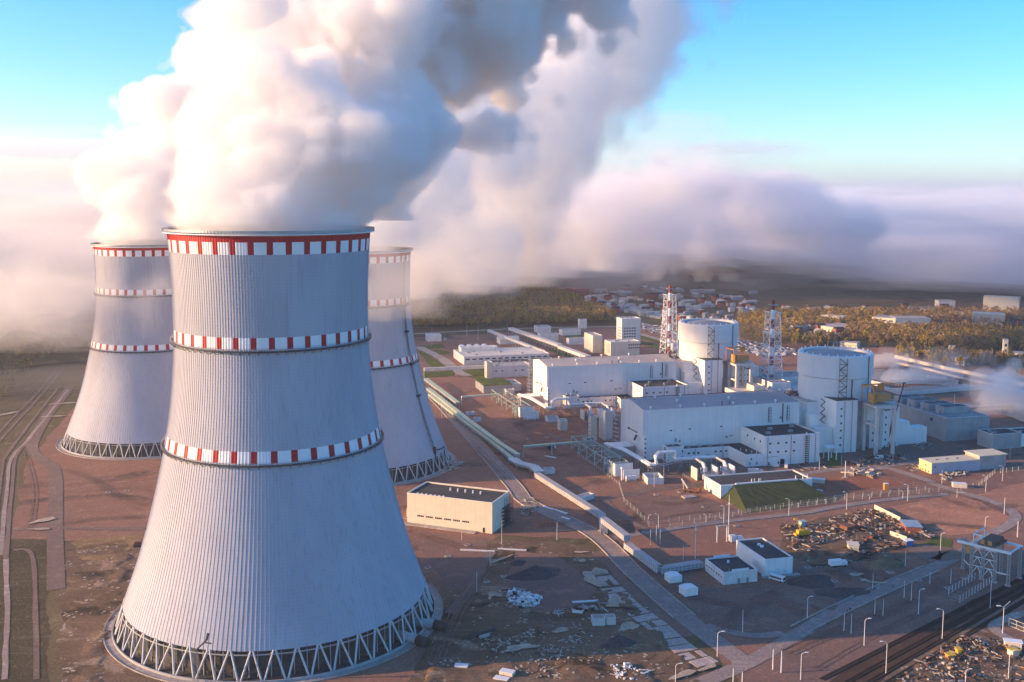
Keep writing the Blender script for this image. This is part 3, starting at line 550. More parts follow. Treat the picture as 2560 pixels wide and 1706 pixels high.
# --- annexes on each hall: stair block, low block, tall block ---
def annexes(du,dv,tall_u,which):
    u0,v0=274+du,HV+dv
    T=gthing('stair_block','narrow stair block in front of the %s turbine hall'%which,'building',u0+13.,v0-9.5,0,'stair blocks of the turbine halls')
    shell_box(T,12.2,9.3,10.6,CLAD,RFD,.7)
    MB().box(-.5,-.003,2.2,4.6,0.,10.0).build('glazed_strip',GREYC,T)
    for x,y in ((2.6,6),(6.2,5)): MB().tube((x,y,9.9),(x,y,12.6),.3,8).build('vent_pipe',MWH,T,smooth=True)
    for z in (2.2,6.4): win(T,12,9,'f',11.2,z,.8,1.5)
    T=gthing('low_annex','long low annex with dark flat roof along the %s turbine hall'%which,'building',u0+25.6,v0-33.7,0,'low annexes of the turbine halls')
    # L-shaped: long strip against the hall and a wing running forward
    w=MB(); w.box(0,33.6,24.9,25.25,0,8.4).box(33.6,33.95,.35,25.25,0,8.4).box(33.6,46.8,0,.35,0,8.4); w.build('wall',CLAD,T)
    MB().add([(.05,25.3,7.9),(33.98,25.3,7.9),(33.98,.4,7.9),(46.8,.4,7.9),(46.8,33.2,7.9),(.05,33.2,7.9),(.05,25.3,7.6),(33.98,25.3,7.6),(33.98,.4,7.6),(46.8,.4,7.6),(46.8,33.2,7.6),(.05,33.2,7.6)],[(0,1,2,3,4,5),(11,10,9,8,7,6)]).build('roof',RFD,T)
    MB().box(-.1,33.5,24.8,25.3,8.402,8.52).box(33.5,34.0,-.05,25.3,8.402,8.52).box(34,46.8,-.05,.4,8.402,8.52).build('parapet_cap',MWH,T)
    for x in (17,18.6): MB().box(x,x+.9,24.82,24.897,.8,3.4).build('door',GLS,T)
    for x in (3,6.5,10,23,27,31): MB().box(x,x+1.5,24.80,24.897,4.6,5.7).build('window',GLS,T)
    for x in (8.2,29): MB().box(x,x+.35,24.6,24.897,.1,8.2).build('downpipe',MET,T)
    for x in (4,12,20,29): MB().box(x,x+2.2,28,30.2,7.91,9.2).build('roof_unit',MET,T)
    for x in (36,41): MB().box(x,x+1.4,-.08,-.003,1,3).build('louvre',MET,T)
    MB().box(37.2,38,-.08,-.003,4.4,6).build('window',GLS,T)
    for x,y in ((37,14),(39,10),(41,6),(43,3)): MB().tube((x,y,7.9),(x,y,9.5),.28,6).build('vent_pipe',MWH,T)
    T=gthing('tall_annex','tall annex with dark flat roof and caged ladder joined to the %s turbine hall'%which,'building',u0+72.5,v0-34.6,0,'tall annexes of the turbine halls')
    L,W=tall_u,34.3; shell_box(T,L,W,20.2,CLAD,RFD,.8)
    for x,w_,h_ in ((1.5,.9,2.2),(8.5,1.1,2.3),(-0,0,0))[:2]: win(T,L,W,'f',x+2,0.3,w_,h_,GLS,'door')
    win(T,L,W,'f',13.5,.2,3.2,3.8,GLS,'gate'); MB().box(.2,9.6,-.5,-.004,5.9,6.2).build('canopy',MET,T)
    m=MB(); x=L-11.5
    for xx in (x,x+2.6): m.box(xx-.1,xx+.1,-1.7,-1.5,0,19.5)
    for i in range(13): m.box(x,x+2.6,-1.8,-.004,i*1.5+.9,i*1.5+1.02); m.tube((x,-1.6,i*1.5),(x+2.6,-1.6,i*1.5+1.5),.09,4)
    m.build('caged_ladder',MDK,T)
    for xx in (4,10,16,22): win(T,L,W,'f',xx,14.5,1.6,1.1); win(T,L,W,'f',xx,8.6,1.6,1.1)
    for yy in (6,14,24): win(T,L,W,'l',yy,15,1.6,1.2)
    for xx,yy in ((6,8),(14,20),(24,10),(33,24)): MB().box(xx,xx+3,yy,yy+2.2,19.41,20.9).build('roof_unit',MET,T)
    for xx in (2,19.5,38): MB().box(xx,xx+.35,-.4,-.004,.1,19.9).build('downpipe',MET,T)
    m=MB(); m.tube((x+1,-.5,19.4),(x+1,-.5,21.5),.5,6); m.build('flood_light',MWH,T)
annexes(0,0,41.5,'nearer'); annexes(-10.9,187.2,41.5,'farther')
# --- reactor buildings ---
def reactor(u,v,label,which,R_=26.6):
    T=gthing('reactor_building',label,'reactor building',u,v,0,'reactor buildings')
    MB().lathe(0,0,[(R_-.9,10),(R_-.9,51.2)],96).build('lower_drum',DRUM,T,smooth=True)
    up=MB().lathe(0,0,[(R_-.9,50.6),(R_+.2,51.2),(R_+.2,66.6),(R_-.2,67.0),(R_-3.2,67.0),(R_-3.2,65.2)],96).build('upper_drum',DRUM,T)
    MB().lathe(0,0,[(R_-3.19,65.25),(R_-4.5,65.3),(R_-12,66.6),(5,67.7),(.01,67.9)],96).build('dome_roof',RFG,T,smooth=True)
    for i in range(26):
        a=2*math.pi*i/26+.1; MB().box(-.35,.35,-.35,.35,67.0,68.4).build('roof_post',MWH,T,loc=((R_-1.5)*math.cos(a),(R_-1.5)*math.sin(a),0))
    m=MB()
    for k in range(2):   # stair towers crawling up the drum
        a=math.radians(-105-11*k); c,s=math.cos(a),math.sin(a); r=R_+1.5
        m.tube((r*c,r*s,34),(r*c,r*s,66),.16,4); 
    a1,a2=math.radians(-105),math.radians(-116); 
    for i in range(8):
        z=34+i*4; p=((R_+1.5)*math.cos(a1),(R_+1.5)*math.sin(a1)); q=((R_+1.5)*math.cos(a2),(R_+1.5)*math.sin(a2))
        m.tube((*p,z),(*q,z),.2,4); m.tube((*(p if i%2 else q),z),(*(q if i%2 else p),z+4),.28,4)
    m.build('drum_stair',MDK,T)
    for a in (-64,): a=math.radians(a); MB().tube(((R_+.5)*math.cos(a),(R_+.5)*math.sin(a),36),((R_+.5)*math.cos(a),(R_+.5)*math.sin(a),66.5),.35,5).build('downpipe',MDK,T)
    for a in (-95,): a=math.radians(a); MB().tube(((R_-.6)*math.cos(a),(R_-.6)*math.sin(a),36),((R_-.6)*math.cos(a),(R_-.6)*math.sin(a),51),.45,5).build('downpipe',MDK,T)
    m=MB()
    for x in (6,14): m.tube((x,12,66.5),(x,12,71.5),.2,4); m.tube((x,20,66),(x,20,71.5),.2,4)
    m.tube((6,12,71.5),(14,12,71.5),.2,4); m.tube((6,20,71.5),(14,20,71.5),.2,4); m.build('roof_frame',MET,T)
    # square safety building round the drum's foot
    b=T
    def blk(nm,x0,x1,y0,y1,z1,mat=CLAD,z0=0): return MB().box(x0,x1,y0,y1,z0,z1).build(nm,mat,b)
    blk('stair_shaft',-18.5,-1.5,-32.5,-14,37.5)                    # tall white shaft in front left
    MB().box(-18.9,-1.1,-32.9,-13.6,37.504,37.9).build('shaft_roof',MDK,b)
    blk('safety_block',-30,31,-13.9,30,33.5,CLAD); MB().box(-30.2,31.2,-13.95,30.2,33.504,33.9).build('block_roof',RFG,b)
    blk('dark_recess',-1.45,6.5,-26,-14,35,GREYC); blk('front_block',13.5,30,-26,-14,34.5)
    blk('wing_block',30.3,38.5,-25,-6,29); blk('link_block',-31.5,-18.6,-20,-13.95,26); blk('low_link',-31.5,-18.6,-29,-20.1,17.5)
    m=MB()                                                          # zigzag stair between hall and shaft
    for i in range(7):
        z=19+i*2.6; m.tube((-23.5 if i%2 else -20,-20.6,z),(-20 if i%2 else -23.5,-20.6,z+2.6),.35,4)
    m.build('zigzag_stair',MDK,b)
    for yy in range(5):
        for xx in (15.5,19,22.5,26): MB().box(xx,xx+1.3,-26.09,-26.003,5+yy*5.4,6.3+yy*5.4).build('window',GLS,b)
    for yy in range(6): MB().box(-15,-13.6,-32.6,-32.503,5+yy*5.2,6.2+yy*5.2).build('window',GLS,b)
    for xx in (-12,-6): MB().box(xx,xx+.4,-32.9,-32.503,.2,37).build('downpipe',MET,b)
    for xx,yy in ((-24,0),(-18,14),(10,-10),(20,-8),(26,6),(24,20)): MB().box(xx,xx+3.4,yy,yy+2.6,33.91,36.2).build('roof_unit',MET,b)
    # portal frame carrying the transport platform
    m=MB()
    for x,y in ((6.,-30),(19.5,-30),(19.5,-45),(6.,-45)): m.box(x-1.1,x+1.1,y-1.,y+1.,0,33.2)
    m.box(4.6,20.9,-46.2,-43.8,33.3,35); m.box(4.6,20.9,-31.2,-28.9,33.3,35); m.box(4.7,7.3,-43.7,-31.3,33.3,35); m.box(18.3,20.8,-43.7,-31.3,33.3,35)
    m.box(5.,7,-43.9,-31.1,20.2,21.6); m.build('portal_frame',PALEC,b)
    for x,y,w_ in ((-1.5,-29,2.5),(9.5,-28,9)): blk('wall_panel',x,x+w_,y,y+.5,33,CLAD,21)
    MB().box(4,24,-44,-27,35.05,35.7).build('platform_deck',MET,b)
    m=MB(); m.box(8.4,19.8,-40,-33,36.8,41.6); 
    for y in (-40.06,-36.6): m.box(8.2,20,y-.14,y-.03,36.9,37.5)
    tr=m.build('transport_lock',ORG2,b)
    m=MB(); m.box(8.3,19.9,-40.4,-32.6,41.65,42.1); m.box(6.2,7.6,-40,-33,35.8,42.5); m.build('lock_cover',ORG2,b)
    m=MB()
    for x,y in ((3.2,-44),(3.2,-30),(18,-30)): m.tube((x,y,35.7),(x,y,47.5),.42,4)
    m.tube((3.2,-44,47.5),(3.2,-30,47.5),.5,4); m.tube((3.2,-30,47.5),(21.5,-30,47.5),.6,4); m.box(16.5,20.5,-31.2,-28.8,43.5,47.3); m.tube((4.6,-44,35.7),(4.6,-44,46),.2,4)
    for i in range(6): m.tube((2.7,-44,37+i*1.8),(4.7,-44,37+i*1.8),.14,4)
    m.build('gantry_crane',ORG,b)
    m=MB()
    for i in range(12): x=-1+i*2.6; m.tube((x,-26.6,34),(x,-26.6,36),.1,3)
    m.tube((-1,-26.6,36),(29,-26.6,36),.12,4); m.build('roof_railing',MET,b)
    m=MB(); m.path([(21.5,-26.8,31),(23,-26.8,28.6),(25,-26.8,27.6),(29.4,-26.8,27.6)],.45,4); m.build('cable_duct',MDK,b)
    return T
DRUM=M('drum_cladding',(.76,.75,.745),(.69,.68,.68),scale=.06,rough=.42,streak=.3,seam=[(2,7.5,.08,.12)])
PALEC=M('pale_portal_concrete',(.64,.60,.55),(.55,.52,.48),rough=.8,streak=.35); ORG2=M('faded_orange_paint',(.60,.27,.07),(.5,.25,.1),scale=.5,rough=.6)
reactor(430.5,672,'nearer reactor building with wide two-tier drum and orange crane on its portal','nearer')
reactor(419.5,859,'farther reactor building with drum gleaming in the sun behind the far turbine hall','farther')
# --- lattice vent stacks ---
def stack(label,u,v,H,z0=14.):
    T=gthing('vent_stack',label,'chimney',u,v,z0,'red and white lattice vent stacks'); h=H-z0
    wid=lambda z: 7.4-(z/h)*3.9 if z<h*.45 else 5.65-(z/h-.45)*2.4
    hs=h*.86
    for a in range(4):
        m=MB(); sx,sy=((-1,-1),(1,-1),(1,1),(-1,1))[a]; zs=[hs*i/10 for i in range(11)]
        for z0_,z1_ in zip(zs,zs[1:]): m.tube((sx*wid(z0_),sy*wid(z0_),z0_),(sx*wid(z1_),sy*wid(z1_),z1_),.30,6)
        m.build('corner_leg',MWH,T)
    m=MB(); n=10
    for i in range(n):
        a,b=hs*i/n,hs*(i+1)/n; wa,wb=wid(a),wid(b)
        for (p,q) in (((-1,-1),(1,-1)),((1,-1),(1,1)),((1,1),(-1,1)),((-1,1),(-1,-1))):
            mid=((p[0]+q[0])/2,(p[1]+q[1])/2); m.tube((p[0]*wb,p[1]*wb,b),(q[0]*wb,q[1]*wb,b),.18,4)
            mm=(a+b)/2; wm=wid(mm)
            m.tube((p[0]*wa,p[1]*wa,a),(mid[0]*wb,mid[1]*wb,b),.19,4); m.tube((q[0]*wa,q[1]*wa,a),(mid[0]*wb,mid[1]*wb,b),.19,4)
    m.build('lattice',MWH,T)
    m=MB(); nb=9
    for i in range(nb):
        m.k=1 if i in (0,2,4,6) else (1 if i>=8 else 0); a,b=h*i/nb,h*(i+1)/nb; m.lathe(0,0,[(1.7,a),(1.7,b)],20)
    m.k=1; m.disc(0,0,h-.3,1.69,20); m.build('flue',[MWH,FLR],T,smooth=True)
    for f in (.18,.30,.45,.62,.86): 
        z=hs*f/.86 if f<.8 else hs; w_=wid(z)+1.0; MB().box(-w_,w_,-w_,-w_+1.3,z,z+.25).box(-w_,w_,w_-1.3,w_,z,z+.25).box(-w_,-w_+1.3,-w_+1.3,w_-1.3,z,z+.25).box(w_-1.3,w_,-w_+1.3,w_-1.3,z,z+.25).build('service_platform',MWH,T)
    MB().box(-3.6,3.2,-2.4,2.4,h*.945,h*.955).build('top_platform',MET,T)
    return T
FLR=M('flue_dark_red',(.30,.035,.03),(.24,.035,.03),rough=.6)
u2,v2=guv('D3',1145,1140,15.); x2,y2=XY(u2,v2); HS=hz(x2,y2,P('D3',0,296)[1]); stack('lattice vent stack with dark red tip between the two reactor drums',u2,v2,HS)
u1,v1=guv('D3',92,835,15.); x1,y1=XY(u1,v1); HS1=hz(x1,y1,P('D3',0,137)[1]); stack('lattice vent stack left of the farther reactor drum, glowing in sunlight',u1,v1,HS1)
print('stacks',u2,v2,HS,u1,v1,HS1,flush=True)
# auxiliary blocks between the reactors
bld('low white auxiliary block at the foot of the nearer vent stack',415,505,772,815,15,PLAST,RFW,roofthings=9,seed=2)
bld('small cream block left of the nearer vent stack on the auxiliary roofs',432,442,795,808,19,CREAM,RFG)
bld('drum-roofed auxiliary wing between the far reactor and the nearer stack',452,470,800,850,20,PLAST,RFG,roofthings=2,seed=5)
bld('long auxiliary wing right of the nearer vent stack',476,520,822,850,20,PLAST,RFG,roofthings=5,seed=6)
bld('low white auxiliary block at the foot of the farther vent stack',400,480,960,1003,15,PLAST,RFW,roofthings=8,seed=3)
for i,(du,dv,n) in enumerate(((0,0,'nearer'),(-10.9,187.2,'farther'))):
    T=gthing('storage_tank','grey vertical tank between the %s turbine hall and its reactor building'%n,'tank',397+du,668+dv,0,'tanks between halls and reactors')
    MB().lathe(0,0,[(5.6,0),(5.6,27),(0.01,28.6)],40).build('tank_body',CLAD,T,smooth=True)
    T=gthing('rooftop_plant','clutter of dark pipes on the link roof beside the %s turbine hall'%n,'machinery',396+du,676+dv,33.2); rr=random.Random(i); m=MB()
    MB().box(-2,16,-2,20,-33.2,-.004).build('link_block',CLAD,T)
    for j in range(14): x,y=rr.uniform(-1,12),rr.uniform(-1,16); m.tube((x,y,0),(x+rr.uniform(-2,3),y+rr.uniform(-2,3),rr.uniform(1.5,4)),.35,5); m.box(x,x+rr.uniform(1,2.4),y,y+2,0,rr.uniform(.8,2.4))
    m.build('pipework',MDK,T)
# --- far side of the plant ---
f8=[('f',c,5.3,4.6,1.3) for c in np.linspace(4,90,13)]
bld('long white workshop with a strip of windows and bright roof',242.5,337,1074,1127,9,PLAST,RFW,f8,roofthings=6,seed=1)
bld('raised roof storey on the long white workshop',248,286,1112,1124,4.5,PLAST,RFW,z0=8.4,par=.3,name='roof_storey')
bld('small pale shed alone on the left near the forest edge',*(guv('D1',283,845)[0],guv('D1',435,845)[0]),guv('D1',283,845)[1],guv('D1',283,845)[1]+14,8,PLAST,RFW,[('f',22,.3,4,4.5,GREYC,'gate')])
bld('tall narrow cream block with a grey wing, right of the pale conveyor',246.5,252.4,990,1000,16,CREAM,RFG)
bld('grey low building with a few windows behind the grass bunker',252.8,292,993,1014,11.5,PLAST,RFG,[('f',4,6,2.2,1),('f',10,6,2.2,1),('f',24,6,2.2,1),('f',31,6,2.2,1)],roofthings=4,seed=8)
bld('dark roofed service building between workshop and far hall',262,330,1028,1048,9,GREYC,RFD,roofthings=10,seed=9)
bld('cream cabin beside the grey wing next to the far hall gable',293,299,955,962,13,CREAM,RFG)
# grass-roofed shelters
def grass_bunker(label,u0,u1,v0,v1,H,front):
    T=gthing('earth_covered_shelter',label,'bunker',u0,v0); L,W=u1-u0,v1-v0
    MB().box(0,L,0,W,0,H).build('wall',front,T); MB().box(-.2,L+.2,-.2,W+.2,H+.004,H+.5).build('grass_roof',m_lawn,T)
grass_bunker('grass-roofed shelter with dark front wall near the far turbine hall',225,252.2,916.5,948,7,GREYC)
bld('small white box in front of the grass-roofed shelter',244,252,908,914,4,PLAST,RFW)
bld('low tank house right of the grass-roofed shelter',253,262,921,945,6.5,PLAST,RFG,roofthings=4,seed=11)
# office group
o1=guv('C1',650,720); o2=guv('C1',755,740)
of=[('f',4+i*3.2,6+k*3.4,2,1.5) for k in range(5) for i in range(5)]+[('l',4+i*3.5,6+k*3.4,1.4,1.5) for k in range(5) for i in range(3)]
bld('tall white office block with rows of windows behind the far hall',458,482,1170,1188,32,PLAST,RFW,of,roofthings=3,seed=12)
bld('windowless white block left of the tall office',*sorted((guv('C1',755,745)[0],guv('C1',860,745)[0])),1120,1150,20,CREAM,RFG)
cw=[('f',22+i*2.6,8+k*3.6,1.5,1.5) for k in range(2) for i in range(12)]+[('l',3+i*3,3,.6,11) for i in range(4)]
bld('long cream building with two window rows in front of the office',*(guv('C1',880,755)[0],guv('C1',1195,755)[0]),1092,1112,16,CREAM,RFW,cw,roofthings=4,seed=13)
for i,(a,b,c,d,h,l) in enumerate([(500,520,1115,1130,8,'low white block right of the cream building'),(392,410,1300,1318,8,'pale store with open roof among the far sheds'),(415,440,1268,1282,7,'second pale store in the cluster behind the office'),(372,396,1225,1235,9,'white block at the end of the long galleries'),(398,420,1190,1200,7,'low white wing beside the small lawn'),(460,470,1330,1338,12,'small tower block behind the office')]):
    bld(l,a,b,c,d,h,PLAST,RFG,roofthings=2,seed=20+i)
# wind shed and tanks near workshop
T=gthing('gabled_shed','pale gabled shed behind the long workshop','shed',318,1212); m=MB(); m.box(0,24,0,16,0,6); m.build('wall',PLAST,T)
MB().add([(-.5,-.5,5.95),(24.5,-.5,5.95),(24.5,8,9),(-.5,8,9),(24.5,16.5,5.95),(-.5,16.5,5.95)],[(0,1,2,3),(3,2,4,5),(0,3,5),(1,4,2),(0,5,4,1)]).build('roof',RFW,T)
for i in range(9):
    u,v=262+(i%5)*9,1160+(i//5)*14; T=gthing('storage_tank','pale tank in the tank row behind the long workshop','tank',u,v,0,'tank row behind the workshop'); MB().lathe(0,0,[(3.6,0),(3.6,5.5),(2.4,6.9),(.01,7.4)],16).build('tank_body',MWH,T,smooth=True)
bld('brown walled yard block behind the long workshop',258,330,1146,1152,5,GREYC,RFD)
# elevated galleries
def gallery(label,pts,w,zb,h,mat=CORR,post=9.,name='covered_gallery',cat='gallery',group=None,roof=None,pm=None,frame=False):
    """a raised enclosed walkway or pipe gallery on posts; pts are world points"""
    p0=pts[0]; T=thing(name,label,cat,p0[0],p0[1],0,0,group); body=MB((p0[0],p0[1])); rf=MB((p0[0],p0[1])); po=[]; fr=MB((p0[0],p0[1]))
    for a,b in zip(pts,pts[1:]):
        a,b=Vector(a[:2]),Vector(b[:2]); d=(b-a); l=d.length; d.normalize(); nr=Vector((-d.y,d.x))
        q=[a-nr*w/2,b-nr*w/2,b+nr*w/2,a+nr*w/2]; body.prism([tuple(x) for x in q],zb,zb+h)
        q=[a-nr*(w/2+.3),b-nr*(w/2+.3),b+nr*(w/2+.3),a+nr*(w/2+.3)]; rf.prism([tuple(x) for x in q],zb+h+.004,zb+h+.25)
        n=max(1,int(l/post))
        for i in range(n+1):
            c=a+d*(l*i/n)
            for s in (-1,1):
                e=c+nr*s*(w/2-.25); po.append((e.x,e.y))
        if frame:
            n=max(1,int(l/2.2))
            for i in range(n+1):
                c=a+d*(l*i/n)
                for s in (-1,1): e=c+nr*s*(w/2+.12); fr.box(e.x-.1,e.x+.1,e.y-.1,e.y+.1,zb,zb+h)
            for s in (-1,1):
                for zz_ in (zb+.15,zb+h*.5,zb+h-.1): e0=a+nr*s*(w/2+.15); e1=b+nr*s*(w/2+.15); fr.tube((e0.x,e0.y,zz_),(e1.x,e1.y,zz_),.1,4)
    body.build('enclosure',mat,T); rf.build('roof',roof or MWH,T)
    if zb>.6:
        for x_,y_ in po[:100]: MB((p0[0],p0[1])).tube((x_,y_,0),(x_,y_,zb),.22,5).build('support_post',pm or MET,T)
    if frame: fr.build('side_frame',MWH,T)
    return T
gallery('long raised pipe gallery nearest the forest, running down to the office',[XY(352.5,1290.5),XY(368.3,1133.7)],6,6.5,3,PLAST,roof=RFW)
gallery('long raised pipe gallery running diagonally to the far workshop roof',[XY(321.2,1280.7),XY(337.1,1096)],3.5,6.5,2.4,PLAST,roof=RFW)
gallery('raised gallery continuing from the small hub towards the far hall',[XY(367.2,1130),XY(373.3,1051.3)],6,5.5,3,PLAST,roof=RFW)
gallery('slim pale conveyor bridge crossing the lawns left of the far hall',[XY(188,1012.4),XY(252.8,1013.9),XY(300.4,1020.4)],3.4,6.5,2.6,PLAST,post=24,roof=RFW)
gallery('yellow green pipe gallery beside the main road, upper long run',[tuple(g('D5',x,y,5))[:2] for x,y in ((455,290),(900,640),(1200,860),(1380,975))],3.2,3.2,1.8,GREYC,roof=GRN,pm=TEAL)
gallery('yellow green pipe gallery nearest the cooling tower, lower run',[tuple(g('D5',x,y,4))[:2] for x,y in ((470,350),(690,520),(1100,830),(1320,1010))],2.6,2.2,1.6,GREYC,roof=GRN,pm=TEAL)
gallery('short yellow green pipe gallery ending at the green portal',[tuple(g('D5',x,y,5))[:2] for x,y in ((430,190),(560,290),(760,440))],3.6,3.2,1.8,GREYC,roof=GRN,pm=TEAL)
gallery('grey footbridge section at the end of the green pipe galleries',[tuple(g('D5',x,y,4))[:2] for x,y in ((1320,1010),(1400,1060),(1540,1090),(1610,1150))],6,2.4,1.4,GREYC,roof=PLAST,pm=TEAL)
gallery('green portal pipe bridge reaching the far switchyard',[tuple(g('D5',x,y,8))[:2] for x,y in ((800,378),(1180,350))],1.6,7,1.,PLAST,post=17,roof=GRN,pm=TEAL)
gallery('green portal pipe bridge reaching the near switchyard',[tuple(g('D5',x,y,8))[:2] for x,y in ((1440,890),(2020,842))],1.6,7,1.,TEAL,post=17,roof=GRN,pm=TEAL)
gallery('long grey corrugated walkway beside the main road',[tuple(g('D5',x,y,3.4))[:2] for x,y in ((1575,1165),(1950,1400),(2250,1590))]+[tuple(g('E3',205,245,3.4))[:2]],3.4,.8,2.6,CORR,roof=CORR,frame=True)
gallery('raised corrugated walkway bridge crossing the side road',[tuple(g('E3',205,150,7.4))[:2],tuple(g('E3',405,305,7.4))[:2]],3.4,4.6,2.6,CORR,post=22,roof=CORR,frame=True)
gallery('corrugated walkway descending from the bridge to the checkpoint hut',[tuple(g('E3',x,y,3.4))[:2] for x,y in ((405,370),(690,580),(1040,528))],3.4,.7,2.6,CORR,roof=CORR,frame=True)
# --- white hall beside the road and small buildings ---
pa,pb,pc=g('E2',930,293),g('E2',200,197),g('E2',1122,187); d=(pa-pb); rz=math.atan2(d.y,d.x); L=d.length; W=(pc-pa).length; Hh=hz(pa.x,pa.y,P('E2',0,28)[1])
T=thing('storage_hall','white panelled hall with dark roof between the cooling towers and the road','building',pb.x,pb.y,0,rz); print('whitehall',L,W,Hh,flush=True)
shell_box(T,L,W,Hh,CREAM,RFD,.7)
for i in range(6):
    for j in range(4): win(T,L,W,'f',L*(.13+i*.107)+j*1.05,4.4,.75,.9)
win(T,L,W,'f',L*.905,.2,1.2,2.6,GLS,'door'); win(T,L,W,'r',6,2.5,1.2,1.3,MWH)
for i in range(5): MB().tube((L*(.38+i*.09),W*.62,Hh-.7),(L*(.38+i*.09),W*.62,Hh+.9),.5,8).build('roof_vent',MWH,T)
for i in range(7): MB().box(L*.1+i*2.6,L*.1+i*2.6+1.1,1.5,2.4,Hh-.69,Hh+.1).build('roof_hatch',MWH,T)
MB().box(-9,L*.83,-4.2,-.3,0.02,.5).build('loading_plinth',m_conc,T)
MB().box(-5,-.1,9,15,0,5).build('side_porch',PLAST,T)
m=MB()
for i in range(6): m.box(L+2,L+2.2,W-12+i*2.4,W-11.8+i*2.4,0,Hh-.5)
for z in (2,4,6,8,10): m.box(L+.1,L+2.4,W-12,W+.2,z,z+.12)
m.build('scaffold',MDK,T)
def yellowshed():
    u0,v0=442.5,574.5; T=gthing('gatehouse_building','long building with pale yellow roof and taller right end by the pipe stock','building',u0,v0)
    L,W=37.5,13; MB().box(0,L,0,W,0,7.0).build('wall',M('shade_lilac_wall',(.50,.48,.55),(.42,.41,.47),rough=.8,streak=.2),T)  # white walls: shade put into the front's lilac, sunlight into the gable's yellow
    RY=M('straw_roof',(.72,.62,.42),(.66,.57,.38),rough=.6); WY=M('sun_yellow_gable',(.70,.58,.30),(.64,.52,.28),rough=.7)
    MB().box(-.06,-.003,0,W,0,7.).build('gable_wall',WY,T); MB().box(-.3,L,-.3,W+.3,7.004,7.4).build('roof',RY,T)
    MB().box(L+.004,L+21,1,W+2,0,9.2).build('taller_wing',GREYC,T); MB().box(L-.8,L+22,.2,W+2.8,9.204,9.6).build('wing_roof',RY,T)
    for i in range(3): MB().box(8+i*8,9.6+i*8,6,7.4,7.404,7.7).build('skylight',GLS,T)
    win(T,L,W,'f',2.5,4,1,1); win(T,L,W,'l',6,4,1,1)
    for y in (3,6,9): MB().box(-.14,-.062,y-.4,y+.4,.4,1.6).build('small_window',GLS,T)
yellowshed()
# pump building with four rooftop coolers
T=gthing('pump_building','large grey weathered building with four rooftop cooling boxes behind the crane','building',511,649.5); L,W,Hh=38,72,17.5
shell_box(T,L,W,Hh,GREYC,RFG,.8)
for i,(x,y) in enumerate(((9,20),(6,34),(4,48),(2,62))):
    c=MB().box(x,x+22,y-5,y+4.5,Hh-.79,Hh+4.6).build('cooler',GREYC,T)
    MB().box(x+2,x+10,y-3.6,y+3,Hh+4.604,Hh+4.9).box(x+12,x+20,y-3.6,y+3,Hh+4.604,Hh+4.9).build('fan_grille',MDK,c)
    MB().lathe(x-2,y-1,[(1.2,Hh-.79),(1.2,Hh+.8),(.6,Hh+1.4),(.01,Hh+1.5)],12).build('roof_tank',MET,T,smooth=True)
m=MB()
for i in range(8): MB().tube((2+i*4,3,Hh-.8),(2+i*4,3,Hh+1.2),.5,6).build('vent_pipe',MET,T)
MB().tube((30,30,Hh-.8),(30,30,Hh+11),.25,5).build('mast',MWH,T)
win(T,L,W,'l',17,12,3,2.4,MDK,'louvre'); MB().box(29,38,-1.6,-.004,2.5,2.9).build('canopy',MET,T)
bld('grey concrete block with blue stained corner at the right edge behind the yellow-roofed building',527.5,552,620,636,11,GREYC,RFD,roofthings=3,seed=31)
bld('lower grey wing at the right frame edge beside the grey concrete block',552.5,585,622,640,9.5,CLAD,RFD,roofthings=2,seed=32)
T=gthing('stepped_annex','white stepped low annex behind the dark mobile crane','building',462,650)
MB().box(0,18,0,10,0,17).build('upper_step',CLAD,T); MB().box(18.004,33,0,9,0,12).build('lower_step',CLAD,T)
T=gthing('access_frame','small open steel frame beside the tall annex','frame',396,622); m=MB()
for x in (0,6):
    for y in (0,6): MB().box(x-.3,x+.3,y-.3,y+.3,0,9).build('post',MWH,T)
MB().box(-1,7,-1,7,9.004,9.5).build('roof',MWH,T)
# --- bunker with grass mound ---
a=guv('C2',1205,1188); b=guv('C2',1060,1090); c=guv('C2',2022,1065); Hb=hz(*XY(*a),P('C2',0,1058)[1]); t1=guv('C2',1485,1338); t2=guv('C2',2370,1222)
print('bunker',a,b,c,Hb,t1,t2,flush=True)
T=gthing('earth_covered_shelter','grass mound shelter with white retaining walls near the nearer turbine hall','bunker',a[0],a[1]); L=c[0]-a[0]; W=b[1]-a[1]
MB().box(0,1.,1.05,W,0,Hb).box(0,L,W,W+1,0,Hb).box(L-1,L,1.05,W,0,Hb).build('wall',PLAST,T)
MB().box(1.01,L-1.01,1.2,W-.01,0,Hb-.6).build('roof_deck',RFD,T)
zt=Hb
MB().add([(-.0,0,0),(-.0,1,0),(11,1,Hb),(-.0,1,Hb),(-.0,0,Hb),(11,0,Hb)],[(0,4,5),(1,2,3),(0,1,3,4),(4,3,2,5),(0,5,2,1)]).build('wing_wall',CLAD,T)
MB().add([(L,0,0),(L,1,0),(L-9,1,Hb),(L,1,Hb),(L,0,Hb),(L-9,0,Hb)],[(0,5,4),(1,3,2),(0,4,3,1),(4,5,2,3),(0,1,2,5)]).build('wing_wall',CLAD,T)
MB().box(10,L-10,.02,1.15,Hb-.3,Hb+.5).build('crest_kerb',MWH,T)
x1_,y1_=t1[0]-a[0],t1[1]-a[1]; x2_,y2_=t2[0]-a[0],t2[1]-a[1]; md=MB(); nx,ny=26,12; vs=[];rr=random.Random(2)
for j in range(ny+1):
    s=j/ny
    for i in range(nx+1):
        t=i/nx; top=(9+(L-17)*t, .9, Hb-.1); bot=(x1_*.85+(x2_-x1_*.85)*t,y1_+(y2_-y1_)*t,-.15); q=[top[k]*(1-s)+bot[k]*s for k in range(3)]
        vs.append((q[0],q[1],q[2]+rr.uniform(-.12,.12)))
